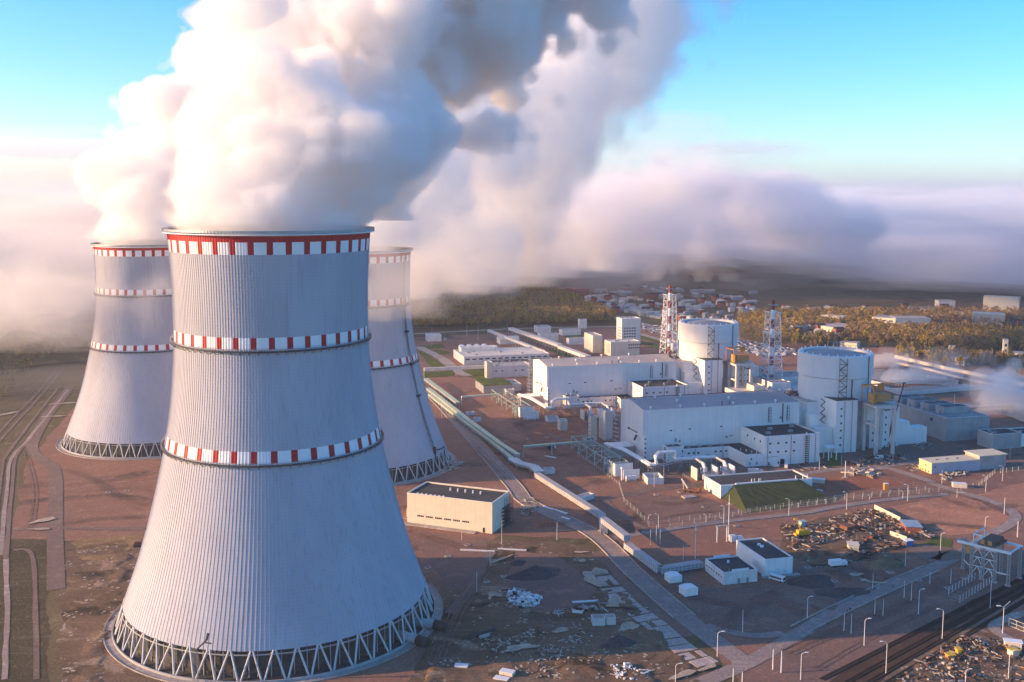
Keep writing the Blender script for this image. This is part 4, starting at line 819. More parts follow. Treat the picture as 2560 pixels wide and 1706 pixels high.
fs=[(j*(nx+1)+i,(j+1)*(nx+1)+i,(j+1)*(nx+1)+i+1,j*(nx+1)+i+1) for j in range(ny) for i in range(nx)]
md.add(vs,fs)
lt=[(1.,.8,-.1),(9,.9,Hb-.1),(x1_*.85,y1_,-.15)]; rt_=[(L-1,.8,-.1),(L-8,.9,Hb-.1),(x2_,y2_,-.15)]
md.add(lt,[(0,2,1)]); md.add(rt_,[(0,1,2)]); md.build('grass_mound',M('mound_grass',(.055,.072,.016),(.035,.045,.014),scale=.12,rough=.95,bump=.5),T,smooth=False)
for x in (22,24,27,28,52,57,60): MB().tube((x,3,Hb-.6),(x,3,Hb+1.8),.3,6).build('vent_pipe',MWH,T)
for x,y in ((20,-9),(38,-8)):
    MB().box(x,x+2.5,y,y+1,2.4,2.9).build('vent_cap',MWH,T)
# --- checkpoint huts ---
def hut(label,u0,u1,v0,v1,H,step=False,group=None):
    T=gthing('service_building',label,'building',u0,v0,0,group); L,W=u1-u0,v1-v0; shell_box(T,L,W,H,CLAD if not step else PLAST,RFD,.5)
    return T,L,W
T,L,W=hut('white service building with stepped parapet at the end of the corrugated walkway',221.4,239,431.5,451,5.9,True)
MB().box(L*.25,L*.75,.02,.33,5.904,7.1).box(L*.25,L*.75,W-.33,W-.02,5.904,7.1).build('stepped_parapet',MWH,T)
for x in (4,9,11.2,15.5): win(T,L,W,'f',x,2.7,1.,1.1,MWH)
for x in (8,12.5): win(T,L,W,'f',x,.1,1.4,2.4,MET,'door')
for i in range(7): win(T,L,W,'l',2+i*2.6,2.9,1.,.7)
MB().tube((9,13,5.4),(9,13,6.6),.6,8).build('roof_vent',MWH,T)
T,L,W=hut('white windowless service building right of the stepped one with a bus parked beside it',245.8,260.5,436.5,466,8.2)
win(T,L,W,'f',6.5,.1,3,3.6,MWH,'gate'); win(T,L,W,'f',10.5,.1,1.2,2.2,MWH,'door')
for y in (18,21): MB().lathe(8,y,[(.9,7.7),(.9,8.6),(.01,8.9)],12).build('roof_vent',MWH,T)
MB().box(-2.5,L+3,-2.5,-.1,.02,.2).build('plinth',m_conc,T); MB().box(-1.4,-.2,0,1.1,0,2).build('cabinet',MWH,T)
def cabin(label,k,p0,p1,w,h,ztop=.5,name='site_cabin',mat=CLAD,roof=None):
    A_,B_=g(k,*p0),g(k,*p1); d=B_-A_; T=thing(name,label,'cabin',A_.x,A_.y,0,math.atan2(d.y,d.x)); L=d.length
    MB().box(0,L,0,w,.3,h).build('wall',mat,T)
    MB().add([(-.15,-.15,h+.004),(L+.15,-.15,h+.004),(L+.15,w+.15,h+.004),(-.15,w+.15,h+.004),(L*.5,-.15,h+ztop),(L*.5,w+.15,h+ztop)],[(0,4,5,3),(4,1,2,5),(0,1,4),(3,5,2),(0,3,2,1)]).build('roof',roof or MWH,T)
    MB().box(-.06,-.003,w*.5,w*.5+1,.35,2.3).build('door',MWH,T); return T
cabin('small grey cabin with pale roof nearer the corrugated walkway','E3',(775,725),(877,712),6,3.4,.4)
cabin('small grey cabin with pale roof and side steps, nearer the road','E3',(908,840),(1014,823),6,3.6,.5)
# concrete block huts at lower middle
T=thing('concrete_tank','pair of open concrete boxes in the rough ground','tank',*tuple(g('E3',105,1085))[:2],0,.05); MB().box(0,5.6,0,5,0,3.1).build('box_body',PALEC,T); MB().box(.5,5.1,.5,4.5,3.004,3.15).build('lid',m_conc,T); MB().box(6,10.2,.6,5,0,3.3).build('box_body',PALEC,T); MB().box(6.4,9.8,1,4.6,3.304,3.4).build('lid',m_conc,T)
T=thing('site_container','small open wooden-topped container left of the concrete boxes','container',*tuple(g('E2',1660,1000))[:2],0,-.2); MB().box(-2,2.4,-1.2,1.5,0,1.9).build('container_body',RUST,T); MB().box(-2.1,2.5,-1.3,1.6,1.904,2.0).build('lid',CREAM,T)
for i,(k,x,y,l,w,h,rz,n) in enumerate([('E2',1060,1500,5.4,3.2,1.3,-.4,'upper of two stacked pale slabs at the bottom edge'),('E2',1010,1545,5.6,3,.6,-.4,'lower of two stacked pale slabs at the bottom edge'),('E2',665,1430,5,3,.4,-.15,'flat concrete cover with two round holes near the front tower'),('E1',1850,985,8,4,2.6,-.2,'white hut beside the fence bend on the right'),('C3',285,1225,9,4,2.4,-.3,'pale flat container on the red sand field'),('C3',970,1300,2.6,2.6,4,0,'orange box on the sand field edge'),('C2',555,1025,22,0,0,0,'')]):
    if not n: continue
    T=thing('site_box',n,'box',*tuple(g(k,x,y))[:2],0,rz); MB().box(-l/2,l/2,-w/2,w/2,0,h).build('box_body',CREAM if i!=5 else ORG2,T); MB().box(-l/2-.1,l/2+.1,-w/2-.1,w/2+.1,h+.004,h+.12).build('lid',MWH,T)
def openbox(label,k,p0,p1,w,h):
    A_,B_=g(k,*p0),g(k,*p1); d=B_-A_; T=thing('concrete_basin',label,'basin',A_.x,A_.y,0,math.atan2(d.y,d.x)); L=d.length
    MB().box(0,L,0,.5,0,h).box(0,L,w-.5,w,0,h).box(0,.5,.5,w-.5,0,h).box(L-.5,L,.5,w-.5,0,h).build('wall',PLAST,T); MB().box(.5,L-.5,.5,w-.5,.1,.5).build('floor',MDK,T)
openbox('open pale basin in front of the near pipe bridge','C2',(475,1050),(640,1045),13,4.2)
openbox('open pale basin in front of the far pipe bridge','D5',(1685,645),(1805,640),9,3.6)
openbox('small open basin on the red gravel beside the green gallery','D5',(945,645),(1003,640),6,3)
openbox('second small open basin behind the first beside the green gallery','D5',(865,575),(935,570),5,2.4)
openbox('open pit house at the end of the green galleries','D5',(1665,1180),(1765,1175),6,3.)
openbox('grey pit house on the dark gravel right of the walkway','D5',(2020,1475),(2170,1430),5,3.)
# --- switchyards and pipe bridges ---
def switchyard(label,du,dv,which):
    T=gthing('switchyard_frame','pale green steel frames of the %s switchyard'%which,'switchyard',236+du,690+dv,0,'switchyard frames'); m=MB()
    u,v=-12,0
    pts=[(0,8),(0,-8),(1,-22),(1,-38),(2,-54),(2,-68)]
    for i,(x,y) in enumerate(pts):
        for xx in (x,x+11): m.box(xx-.35,xx+.35,y-.35,y+.35,0,9.5)
        m.box(x,x+11,y-.3,y+.3,8.8,9.4); m.tube((x,y,0),(x+11,y,8.8),.16,4); m.tube((x+11,y,0),(x,y,8.8),.16,4)
    for (x,y),(p,q) in zip(pts,pts[1:]):
        for o_ in (0,11): m.tube((x+o_,y,9),(p+o_,q,9),.3,4); m.tube((x+o_,y,1),(p+o_,q,9),.12,4); m.tube((x+o_,y,5),(p+o_,q,5),.12,4)
    m.build('lattice_frame',TEAL,T)
    for i,(x,y) in enumerate(((3,-62),(6,-66),(9,-58),(5,-50))):
        tr=MB().box(x-1.5,x+3,y-1.6,y+1.6,.4,4).build('transformer',MET,T); mm=MB()
        for j in range(3): mm.tube((x-.8+j*1.4,y,4),(x-.8+j*1.4,y,6.2),.25,6,.12)
        mm.build('bushing',MWH,tr)
    T=gthing('fire_wall','pale blue concrete screen walls of the %s switchyard'%which,'wall',240+du,621+dv,0,'switchyard screen walls')
    MB().box(0,12,0,.6,0,8.4).box(.0,.6,.6,8,0,8.4).build('screen_wall',CLAD,T); MB().box(2.5,13.5,-8,-7.4,0,6.2).build('screen_wall',CLAD,T)
    T=gthing('capacitor_bank','row of white upright cylinders beside the %s screen wall'%which,'electrical equipment',243+du,609+dv,0,'capacitor banks'); m=MB()
    for j in range(5): m.tube((j*1.5,0,0),(j*1.5,0,3.6),.62,10)
    m.build('cylinder_row',MWH,T,smooth=True); MB().tube((-2,3,0),(-2,3,7.2),.5,6).lathe(-2,3,[(.01,7.1),(.9,7.4),(1.,8),(.6,8.6),(.01,8.8)],12).build('ball_insulator',MWH,T)
switchyard('',0,0,'near'); switchyard('',-10.9,187.2,'far')
def pipebridge(du,dv,which):
    T=gthing('pipe_bridge','white double pipe bridge winding in front of the %s turbine hall'%which,'pipe bridge',259+du,655+dv,0,'white pipe bridges'); z=8.2
    u0,v0=259+du,655+dv
    A_=[(-6,20,z),(0,0,z),(1.6,-41,z),(6,-41,z),(6,-41,z+5),(13,-31,z+5),(24,-31,z+5),(24,-31,z),(37,-33,z),(37,-47,z),(37,-50,2)]
    for o_ in (0,1.9): MB().path([(x+(o_ if i<4 else 0),y+o_,zz_) for i,(x,y,zz_) in enumerate(A_)],.85,8).build('insulated_pipe',MWH,T)
    B_=[(38,-31,z),(52,-33,z),(52,-47,z),(52,-50,2)]; 
    for o_ in (0,1.9): MB().path([(x,y+o_,zz_) for x,y,zz_ in B_],.8,8).build('insulated_pipe',MWH,T)
    m=MB()
    for x,y in ((0,-3),(1,-15),(1,-28),(3,-40),(10,-36),(18,-30),(28,-31),(36,-32),(44,-31),(51,-33)):
        for s in (-1.8,1.8):
            m.tube((x+s,y,0),(x+s,y,z-.8),.2,5)
        m.tube((x-1.8,y,0),(x+1.8,y,z-1),.12,4); m.tube((x-1.8,y,z-.9),(x+1.8,y,z-.9),.25,4)
    m.path([(1,-3,z-1.2),(3,-40,z-1.2),(24,-32,z-1.2),(51,-33,z-1.2)],.25,4); m.path([(3,-3,z-3),(4,-38,z-3),(24,-30,z-3),(51,-31,z-3)],.35,5); m.build('trestle',MET,T)
    for i,(x,n) in enumerate(((28,'left'),(42,'middle'),(54,'right'))):
        S=gthing('blast_wall','%s free-standing white screen wall beside the transformers of the %s hall'%(n,which),'wall',u0+x,v0-56,0,'transformer screen walls'); MB().box(0,.8,0,9,0,7.5).build('wall_slab',CREAM if i==0 else CLAD,S)
    for i in range(2):
        S=gthing('transformer','grey %s transformer between the screen walls of the %s hall'%(('left','right')[i],which),'transformer',u0+34+i*14,v0-55,0,'hall transformers'); b_=MB().box(-2.6,2.6,-1.6,2,.4,4.6).build('tank_body',MET,S); m=MB()
        for j in range(4): m.tube((-2.2+j*1.4,1.4,4.6),(-2.2+j*1.4,1.4,7.6),.3,6); m.box(-2.3+j*1.3,-1.7+j*1.3,-2.5,-1.65,.8,4)
        m.build('radiator',MWH,S)
pipebridge(0,0,'nearer'); pipebridge(-10.9,187.2,'farther')
for i,(k,x,y,n) in enumerate((('C2',60,660,'nearer'),('D6',-1250,0,'farther'))):
    u,v=(254,668) if i==0 else (243,855); T=gthing('duct_box','white twin-roofed duct house at the foot of the %s hall gable'%n,'building',u,v,0,'duct houses'); MB().box(0,17,0,5,0,7).box(0,17,6,12,0,7).build('wall',GREYC,T); MB().box(-.3,17.3,-.3,5.3,7.004,7.7).box(-.3,17.3,5.7,12.3,7.004,7.7).build('roof',MWH,T)
bld('slim white tower left of the nearer hall gable',259,264,722,727,17,CREAM,RFG,[('l',2.5,2+i*3.2,1,1) for i in range(4)])
bld('pale block with pipes beside the stair at the nearer hall gable',268,274,715,728,22,PLAST,RFG)
bld('squat dark hut on the gravel left of the nearer hall',249,257,703,711,4.4,GREYC,RFD)
bld('pale gatehouse cabin near the far switchyard transformers',246,252,755,762,8,CREAM,RFG)
# --- fences ---
def fence(label,pts,h=2.6,sp=6.):
    L=[Vector(p[:2]) for p in pts]; T=thing('security_fence',label,'fence',L[0].x,L[0].y,0,0); po=MB(tuple(L[0])); ms=MB(tuple(L[0]))
    for a,b in zip(L,L[1:]):
        d=b-a; n=max(1,int(d.length/sp))
        for i in range(n): c=a+d*(i/n); po.tube((c.x,c.y,0),(c.x,c.y,h+.3),.10,4)
        for z in (.15,h*.5,h): ms.tube((a.x,a.y,z),(b.x,b.y,z),.035,3)
        m_=int(d.length/.9)
        for i in range(m_): c=a+d*(i/m_); ms.tube((c.x,c.y,.1),(c.x,c.y,h),.018,3)
    o=po.build('fence_post',MWH,T); o['kind']='stuff'; ms.build('wire_mesh',MET,T)
fence('long wire security fence along the side road below the grass mound',gp('C2',[(490,1470),(700,1475),(1060,1420),(1500,1340),(1900,1290),(2340,1230)])+gp('C3',[(0,1490),(560,1410),(1000,1365),(1500,1320),(1600,1310)]))
fence('inner wire fence just behind the long security fence',gp('C2',[(480,1440),(1000,1400),(1480,1330),(2340,1205)])+gp('C3',[(560,1385),(1450,1300)]))
fence('wire fence following the gravel strip down from the near switchyard',gp('C2',[(-500,800),(0,900),(190,1050),(240,1220),(480,1440)][2:])+[])
fence('fence following the strip beside the near switchyard',gp('D6',[(180,770),(400,920),(610,1085),(700,1070)]),1.6,4)
fence('wire fence climbing right of the white hut towards the right edge',gp('C3',[(1720,1300),(1900,1270),(1960,1220),(2060,1140),(2352,1105)]),3,5)
fence('double mesh enclosure beside the railway tracks',gp('C4',[(1590,790),(1710,830),(2060,610),(1990,560)]),3.2,3)
fence('mesh fence on the far side of the platform enclosure',gp('C4',[(1590,790),(1600,740),(1860,600),(1990,560)]),3.2,3)
fence('fence round the compound at the right frame edge',gp('C4',[(2200,1060),(2352,1120),(2500,1000)]),3.4,3)
fence('low white fence left of the transformer screen walls',gp('C2',[(830,960),(880,990),(940,1000)]),1.6,2)
# --- lamp posts and poles ---
LAMPM=MWH
def pole(label,k,base,top,r=.16,cross=False,group=None,name='pole',cat='pole',plate=False):
    p=g(k,*base); h=hz(p.x,p.y,P(k,0,top)[1]); T=thing(name,label,cat,p.x,p.y,0,0,group); MB().tube((0,0,0),(0,0,h),r,8,r*.6).build('shaft',LAMPM,T)
    if cross: MB().tube((-1.4,0,h*.78),(1.4,0,h*.78),.1,4).tube((0,-1,h*.8),(0,1,h*.8),.1,4).lathe(0,0,[(.6,h*.80),(.6,h*.81)],8).build('crossarm',LAMPM,T)
    if plate: MB().box(-1.6,1.6,-1.2,1.2,0.02,.4).build('footing',m_conc,T)
    return T
def lamp(label,k,base,top,arm,group=None):
    p=g(k,*base); h=hz(p.x,p.y,P(k,0,top)[1]); T=thing('street_lamp',label,'street lamp',p.x,p.y,0,0,group)
    MB().tube((0,0,0),(0,0,h-.9),.15,8,.09).build('lamp_pole',LAMPM,T)
    a=arm; MB().path([(0,0,h-.9),(a*.25,0,h-.3),(a*.7,0,h)],.085,6).build('arm',LAMPM,T)
    MB().box(min(a*.65,a*1.15),max(a*.65,a*1.15),-.22,.22,h-.12,h+.14).build('lamp_head',LAMPM,T); return T
LM=[('C4',(970,1540),1215,-2.4,'street lamp between the rail tracks and the rubble, nearest the bottom edge'),('C4',(1533,1195),890,-2.4,'street lamp over the rail tracks, right of the lower road'),('C4',(752,1260),985,2.2,'street lamp on the dark gravel between road and railway, with arm to the right'),('C4',(118,1600),1325,2.2,'street lamp at the bottom left of the dark gravel strip'),('C4',(1295,950),690,2.,'dark thin street lamp behind the twin poles on the gravel'),('C4',(183,990),765,2.,'street lamp left of the lower road near the dark soil heaps'),('C4',(1515,310),132,1.8,'street lamp by the storage yard, left of the gantry'),('C4',(2195,1590),1305,2.2,'street lamp in the rubble near the yellow boxes'),('C4',(1765,1640),1490,2,'street lamp low at the bottom edge in the rubble'),('C3',(577,1495),1320,-2,'street lamp beside the side road left of the sand field'),('C3',(1187,1415),1245,-2.2,'street lamp beside the side road right of the sand field'),('C3',(2135,1215),1060,-2,'street lamp near the fence bend on the right'),('C3',(1968,1320),1155,-2,'street lamp below the fence bend'),('C3',(1140,1385),1310,-1,'small fence lamp behind the tall curved lamp'),('C3',(808,1395),1350,-1,'small fence lamp in the middle of the sand field edge'),('C3',(373,1445),1400,-1,'small fence lamp at the foot of the grass mound right side'),('C2',(583,1500),1340,-1.8,'street lamp at the fence corner near the walkway bridge'),('C2',(1237,1440),1260,-1.6,'street lamp left of the tall mast'),('C2',(1887,1365),1188,-1.8,'street lamp in front of the grass mound'),('C2',(1060,1425),1345,-1.2,'small fence lamp between the corner and the tall mast'),('C2',(485,1390),1350,1.2,'small fence lamp nearest the fence corner'),('E3',(1180,1345),1130,2.4,'street lamp at the road fork'),('E3',(820,1590),1405,2.2,'street lamp at the bottom of the concrete slab road'),('E4',(1587,390),285,1.4,'street lamp beside the curved right road'),('C3',(2210,980),880,1,'thin lamp near the grey block at the right edge')]
for k,b,t,a,l in LM: lamp(l,k,b,t,a)
PL=[('E4',(495,1170),1035,'first'),('E4',(550,1190),1040,'second'),('E4',(733,1040),930,'third'),('E4',(797,1055),920,'fourth'),('E4',(960,920),780,'fifth'),('E4',(1015,940),795,'sixth'),('E4',(1160,805),715,'seventh')]
for k,b,t,l in PL: pole(l+' thin pole from the left along the lower road edge',k,b,t,.13,group='thin poles along the lower road')
for k,b,t,l in [('E3',(1657,1460),1285,'thick white pole left of its twin below the road fork'),('E3',(1730,1485),1300,'thick white pole right of its twin below the road fork'),('E3',(1315,1610),1450,'thick pole at the bottom edge, left of a pair'),('E3',(1393,1620),1478,'thick pole at the bottom edge, right of a pair'),('E4',(8,1495),1325,'thick pole at the left end of the dark strip'),('E4',(1838,445),320,'thick pole by the curved road near the right edge'),('E3',(605,390),255,'thin pole left of a pair beside the walkway bridge'),('E3',(655,358),218,'thin pole farthest back of three beside the walkway bridge'),('E3',(688,385),250,'thin pole with a stay beside the walkway bridge'),('E3',(888,515),388,'short thin pole in the dark lawn behind the walkway'),('E3',(1397,1140),945,'lone thin pole on the big dark gravel area'),('E2',(1012,385),165,'pole in front of the white hall corner'),('E2',(1487,345),190,'pole beside the main road verge'),('E2',(667,345),280,'short pole in front of the white hall plinth'),('E2',(797,790),615,'thin pole on the dark yard edge right of the front tower'),('E2',(912,570),440,'thin pole beside the sunken strip'),('C2',(637,970),830,'thin mast beside the near pipe bridge'),('C2',(541,1070),930,'thin mast beside the open pale basin'),('C2',(1043,1025),860,'thin mast beside the left screen wall'),('C3',(305,1105),970,'thin pole at the tall annex corner'),('C3',(527,1050),960,'thin pole under the reactor portal'),('C3',(1530,1245),1110,'thin pole amid the white pipe stock'),('C3',(1680,1378),1285,'thin pole at the right crossroads'),('C3',(1040,1005),880,'thin pole right of the portal legs'),('C4',(2012,885),600,'thin pole crossing the railway near the enclosure'),('C4',(1618,640),490,'thin pole beside the platform enclosure'),('C4',(838,695),530,'thin pole by the pale cement patches'),('C4',(1165,460),300,'thin pole behind the brown soil heap'),('D1',(690,790),650,'thin pole in front of the forest left'),('D1',(805,830),680,'second thin pole in front of the forest'),('D1',(1107,700),640,'third thin pole in front of the forest'),('D1',(330,890),690,'thin pole on the far lawn'),('D5',(595,605),420,'pole beside the main road near the right cooling tower'),('D3',(815,740),600,'thin pole right of the farther drum'),('D3',(2205,890),830,'thin pole right of the nearer drum top')]:
    pole(l,k,b,t,.22 if 'thick' in l else .12)
pole('tall white mast with a crossarm behind the service huts','E3',(1275,320),-40,.22,True,name='lightning_mast',cat='mast')
pole('tall mast with a crossarm in the dark lawn','E3',(990,510),190,.17,True,name='lightning_mast',cat='mast')
pole('slim white mast with square footing on the sand field','C3',(563,1178),1010,.3,plate=True,name='lightning_mast',cat='mast')
pole('globe-topped lamp post on the orange ground at the right','C3',(2153,1545),1375,.16,name='street_lamp',cat='street lamp')
p=g('C4',2137,1140); h=hz(p.x,p.y,P('C4',0,870)[1]); T=thing('street_lamp','twin-armed lamp post at the compound on the right edge','street lamp',p.x,p.y,0); MB().tube((0,0,0),(0,0,h),.16,8,.1).build('lamp_pole',MWH,T); MB().tube((-2.6,0,h+.4),(0,0,h),.1,5).tube((0,0,h),(3.5,2,h+1.6),.1,5).box(-3,-1.4,-.3,.3,h+.3,h+.6).build('arm',MWH,T)
# --- railway unloading gantry ---
b0=g('C4',1820,570); b3=g('C4',2190,665); b4=g('C4',2312,590); d=(b3-b0); L=d.length; rz=math.atan2(d.y,d.x); w3=(b4-b3); lx=w3.dot(Vector((math.cos(rz),math.sin(rz),0))); ly=w3.dot(Vector((-math.sin(rz),math.cos(rz),0)))
Hg=hz(b3.x,b3.y,P('C4',0,345)[1]); print('gantry',L,rz,lx,ly,Hg,flush=True)
T=thing('loading_gantry','tall white steel gantry with crane trolley over the railway at the right edge','gantry',b0.x,b0.y,0,rz); ly=max(ly,8)
cols=[(0,0),(L*.31,0),(L*.64,0),(L,0),(0,ly),(L*.5,ly),(L,ly),(-L*.42,ly*.6)]
for i,(x,y) in enumerate(cols):
    m=MB()
    for sx in (-.55,.55):
        for sy in (-.45,.45): m.box(x+sx-.16,x+sx+.16,y+sy-.16,y+sy+.16,.6,Hg)
    n=10
    for j in range(n): z=.6+j*(Hg-.6)/n; z1=z+(Hg-.6)/n; m.tube((x-.55,y-.45,z),(x+.55,y-.45,z1),.07,4); m.tube((x+.55,y-.45,z),(x-.55,y-.45,z1),.07,4); m.tube((x+.55,y-.45,z),(x+.55,y+.45,z1),.07,4)
    c=m.build('column',TEALW if 'TEALW' in globals() else MET,T); MB().box(x-1.2,x+1.2,y-1.,y+1.,.02,.7).build('column_footing',m_conc,c)
m=MB(); m.box(-L*.42,L+.8,-.5,.5,Hg,Hg+1.1).box(-L*.1,L+.8,ly-.5,ly+.5,Hg,Hg+1.1)
for x in (0,L*.5,L): m.box(x-.3,x+.3,.5,ly-.5,Hg+.1,Hg+.9)
m.build('runway_beam',MWH,T); m=MB()
xs_=[0,L*.31,L*.64]
for a,b in zip(xs_,xs_[1:]):
    for k in range(3):
        z0=1.5+k*(Hg-2)/3; z1=z0+(Hg-2)/3; mid=(a+b)/2; m.tube((a,0,z0),(mid,0,z1),.16,4).tube((b,0,z0),(mid,0,z1),.16,4).tube((a,0,z1),(b,0,z1),.18,4)
m.tube((L*.64,0,Hg*.35),(L,0,Hg*.35),.3,4).tube((-L*.42,ly*.6,Hg*.3),(0,0,Hg*.3),.2,4); m.build('bracing',MWH,T)
m=MB()
for i in range(16):
    x=-L*.42+i*(L*1.42)/15
    for y in (-.9,.9): m.tube((x,y,Hg+1.1),(x,y,Hg+2.2),.05,4)
for y in (-.9,.9): m.tube((-L*.42,y,Hg+2.2),(L,y,Hg+2.2),.06,4).tube((-L*.42,y,Hg+1.7),(L,y,Hg+1.7),.05,4)
m.build('walkway_railing',MET,T)
tr=MB().box(L*.15,L*.62,-.4,ly+.4,Hg+1.2,Hg+2.0).box(L*.2,L*.55,.5,ly-.5,Hg+2.0,Hg+3.6).build('crane_trolley',RUST,T)
MB().box(L*.22,L*.32,-.1,.45,Hg+2.1,Hg+4.).box(L*.42,L*.52,-.1,.45,Hg+2.1,Hg+4.).build('trolley_panel',ORG2,tr)
m=MB(); m.box(0,.4,.2,.6,Hg+1.1,Hg+6).box(0,.4,ly-.6,ly-.2,Hg+1.1,Hg+6).box(0,.4,.6,ly-.6,Hg+5.4,Hg+6).box(.4,4,.2,.6,Hg+5.4,Hg+5.9); m.build('trolley_portal',MWH,T)
MB().box(-L*.2,-L*.08,1,3,Hg-4.4,Hg-.5).build('operator_cab',ORG2,T)
# --- vehicles ---
BODYW=M('white_vehicle_paint',(.78,.77,.74),(.7,.69,.66),rough=.35,spec=.6); TYRE=M('rubber',(.02,.02,.02),rough=.9)
def wheels(m_,xs,hw,r):
    for x in xs:
        for s in (-1,1): m_.append(MB().tube((x,s*(hw-.28),r),(x,s*hw,r),r,12))
def vehicle(name,label,cat,k,x,y,rz,L,W,H,kind,paint=None,group=None):
    p=g(k,x,y); T=thing(name,label,cat,p.x,p.y,.05,rz,group); paint=paint or BODYW; w_=[]
    if kind=='bus':
        b=bpy.data.objects; o=MB().box(-L/2,L/2,-W/2,W/2,.45,H).build('body',paint,T); md=o.modifiers.new('b','BEVEL'); md.width=.22; md.segments=2
        m=MB()
        n=7
        for i in range(n):
            x0=-L/2+.5+i*(L-1.2)/n
            for s in (-1,1): y_=s*(W/2+.02); m.box(x0,x0+(L-1.2)/n-.15,min(y_,y_-.04*s),max(y_,y_-.04*s),H*.5,H*.82)
        m.build('side_windows',GLS,T); MB().box(L/2-.02,L/2+.03,-W/2+.2,W/2-.2,H*.42,H*.85).build('windscreen',GLS,T)
        MB().box(-1.5,.6,-.6,.6,H+.002,H+.2).build('roof_hatch',MWH,T); wheels(w_,(-L*.3,L*.33),W/2,.45)
    elif kind=='truck':
        o=MB().box(-L/2,L*.22,-W/2,W/2,.9,H).build('cargo_box',paint,T); o=MB().box(L*.24,L/2,-W/2+.05,W/2-.05,.5,H*.8).build('cab',MWH,T); md=o.modifiers.new('b','BEVEL'); md.width=.25; md.segments=2
        MB().box(L/2-.02,L/2+.03,-W/2+.3,W/2-.3,H*.45,H*.72).build('windscreen',GLS,T); MB().box(-L/2+.2,L*.45,-.5,.5,.5,.88).build('chassis',MDK,T); wheels(w_,(-L*.36,-L*.22,L*.36),W/2,.5)
    elif kind=='van':
        o=MB().prism([(-L/2,0),(-L/2,.01),(0,0)],0,.01) ; v=MB().add([(a,s*W/2,z) for s in (-1,1) for a,z in ((-L/2,.4),(L/2,.4),(L/2,1.1),(L*.32,1.35),(L*.2,H),(-L/2,H))],[(5,4,3,2,1,0)[::-1],(6,7,8,9,10,11)[::-1]]+[(i,(i+1)%6,6+(i+1)%6,6+i)[::-1] for i in range(6)]); v.build('body',paint,T)
        MB().add([(L*.325,-W/2+.15,1.38),(L*.325,W/2-.15,1.38),(L*.205,W/2-.15,H-.06),(L*.205,-W/2+.15,H-.06)],[(0,1,2,3)]).build('windscreen',GLS,T); wheels(w_,(-L*.3,L*.32),W/2,.36)
    for m_ in w_: m_.build('wheel',TYRE,T)
    return T
vehicle('parked_bus','white minibus parked beside the windowless service building','bus','E3',1692,697,-.75,7.6,2.5,2.9,'bus')
vehicle('box_truck','white box truck parked behind the grass mound shelter','truck','C2',1552,942,0.05,9.5,2.5,3.6,'truck')
vehicle('parked_van','white van left of the dark gate of the tall annex','van','C2',1752,872,2.6,4.8,2,2.2,'van')
vehicle('parked_van','white van right of the dark gate of the tall annex','van','C2',1860,880,1.3,5,2.1,2.4,'van')
vehicle('parked_van','white van under the reactor portal by the dark crane','van','C3',905,992,3.5,5.4,2.2,2.5,'van')
vehicle('parked_truck','dark truck on the gravel beside the railway strip in front of the far switchyard','truck','D5',1730,925,.2,6.5,2.4,3,'truck',MDK)
vehicle('parked_truck','pale flatbed van at the storage yard below the long pipe heap','truck','C4',490,465,.25,9,3,3.4,'truck',CLAD)
# orange drilling machine
p=g('C2',925,1125); T=thing('drilling_rig','rusty orange drilling machine on red gravel left of the grass mound shelter','machine',p.x,p.y,0,-.5)
MB().box(-5,4.5,-1.5,1.5,1,2).box(2.5,5.,-1.3,1.3,2.004,3.6).build('chassis',RUST,T); MB().tube((-3,0,2),(-7.5,1,7.4),.5,6).tube((-6,0.6,1.2),(-6.8,1,7),.2,4).build('mast',PALEC,T)
for x in (-4,-1,3.6):
    for s in (-1,1): MB().tube((x,s*1.3,.7),(x,s*1.7,.7),.7,10).build('wheel',TYRE,T)
# mobile cranes
def mobile_crane(label,k,base,tip,paint,boom,Lb=11,rz=0.3,w=.7):
    p=g(k,*base); T=thing('mobile_crane',label,'crane',p.x,p.y,0,0); q=P(k,*tip); d_=ray(*q); t=p.y/d_.y*.999; e=Vector((0,0,HC))+d_*t
    bd=thing; ch=MB().box(-Lb/2,Lb/2,-1.4,1.4,.9,1.9).box(Lb*.3,Lb*.5,-1.35,1.35,1.904,3.3).build('carrier',paint,T,rz=rz); 
    for x in (-Lb*.38,-Lb*.2,Lb*.15,Lb*.36):
        for s in (-1,1): MB().tube((x,s*1.2,.65),(x,s*1.6,.65),.65,10).build('wheel',TYRE,ch)
    MB().box(-2.4,2,-1.3,1.3,1.95,3.6).build('slewing_cab',paint,T,rz=rz)
    v=Vector((e.x-p.x,0,e.z-2.6)); a=Vector((0,0,2.6)); mid=a+v*.45
    MB().tube(tuple(a),tuple(mid),w,4).tube(tuple(mid),tuple(a+v*.8),w*.75,4).tube(tuple(a+v*.8),tuple(a+v),w*.55,4).box(v.x-.9,v.x+.9,-.5,.5,v.z+2.2,v.z+3.2).build('boom',boom,T); return T
mobile_crane('mobile crane with long dark boom raised beside the reactor portal','C3',(975,868),(1158,235),MET,MDK,13,.2,.95)
mobile_crane('yellow mobile crane with raised boom in the scrap yard','C4',(125,165),(72,0),YEL,YEL,8,.3,.5)
p=g('S',345,1366); T=thing('excavator','small rusty excavator arm at the sandy cut bank left of the front tower','excavator',p.x,p.y,0,.4); MB().box(-1.8,1.8,-1.2,1.2,.9,2.6).build('cab',RUST,T); MB().tube((1,0,2),(4,0,5.2),.35,5).tube((4,0,5.2),(6.5,0,1.2),.3,5).build('arm',RUST,T); MB().box(-2.2,2.2,-1.6,-.8,0,.88).box(-2.2,2.2,.8,1.6,0,.88).build('track',MDK,T)
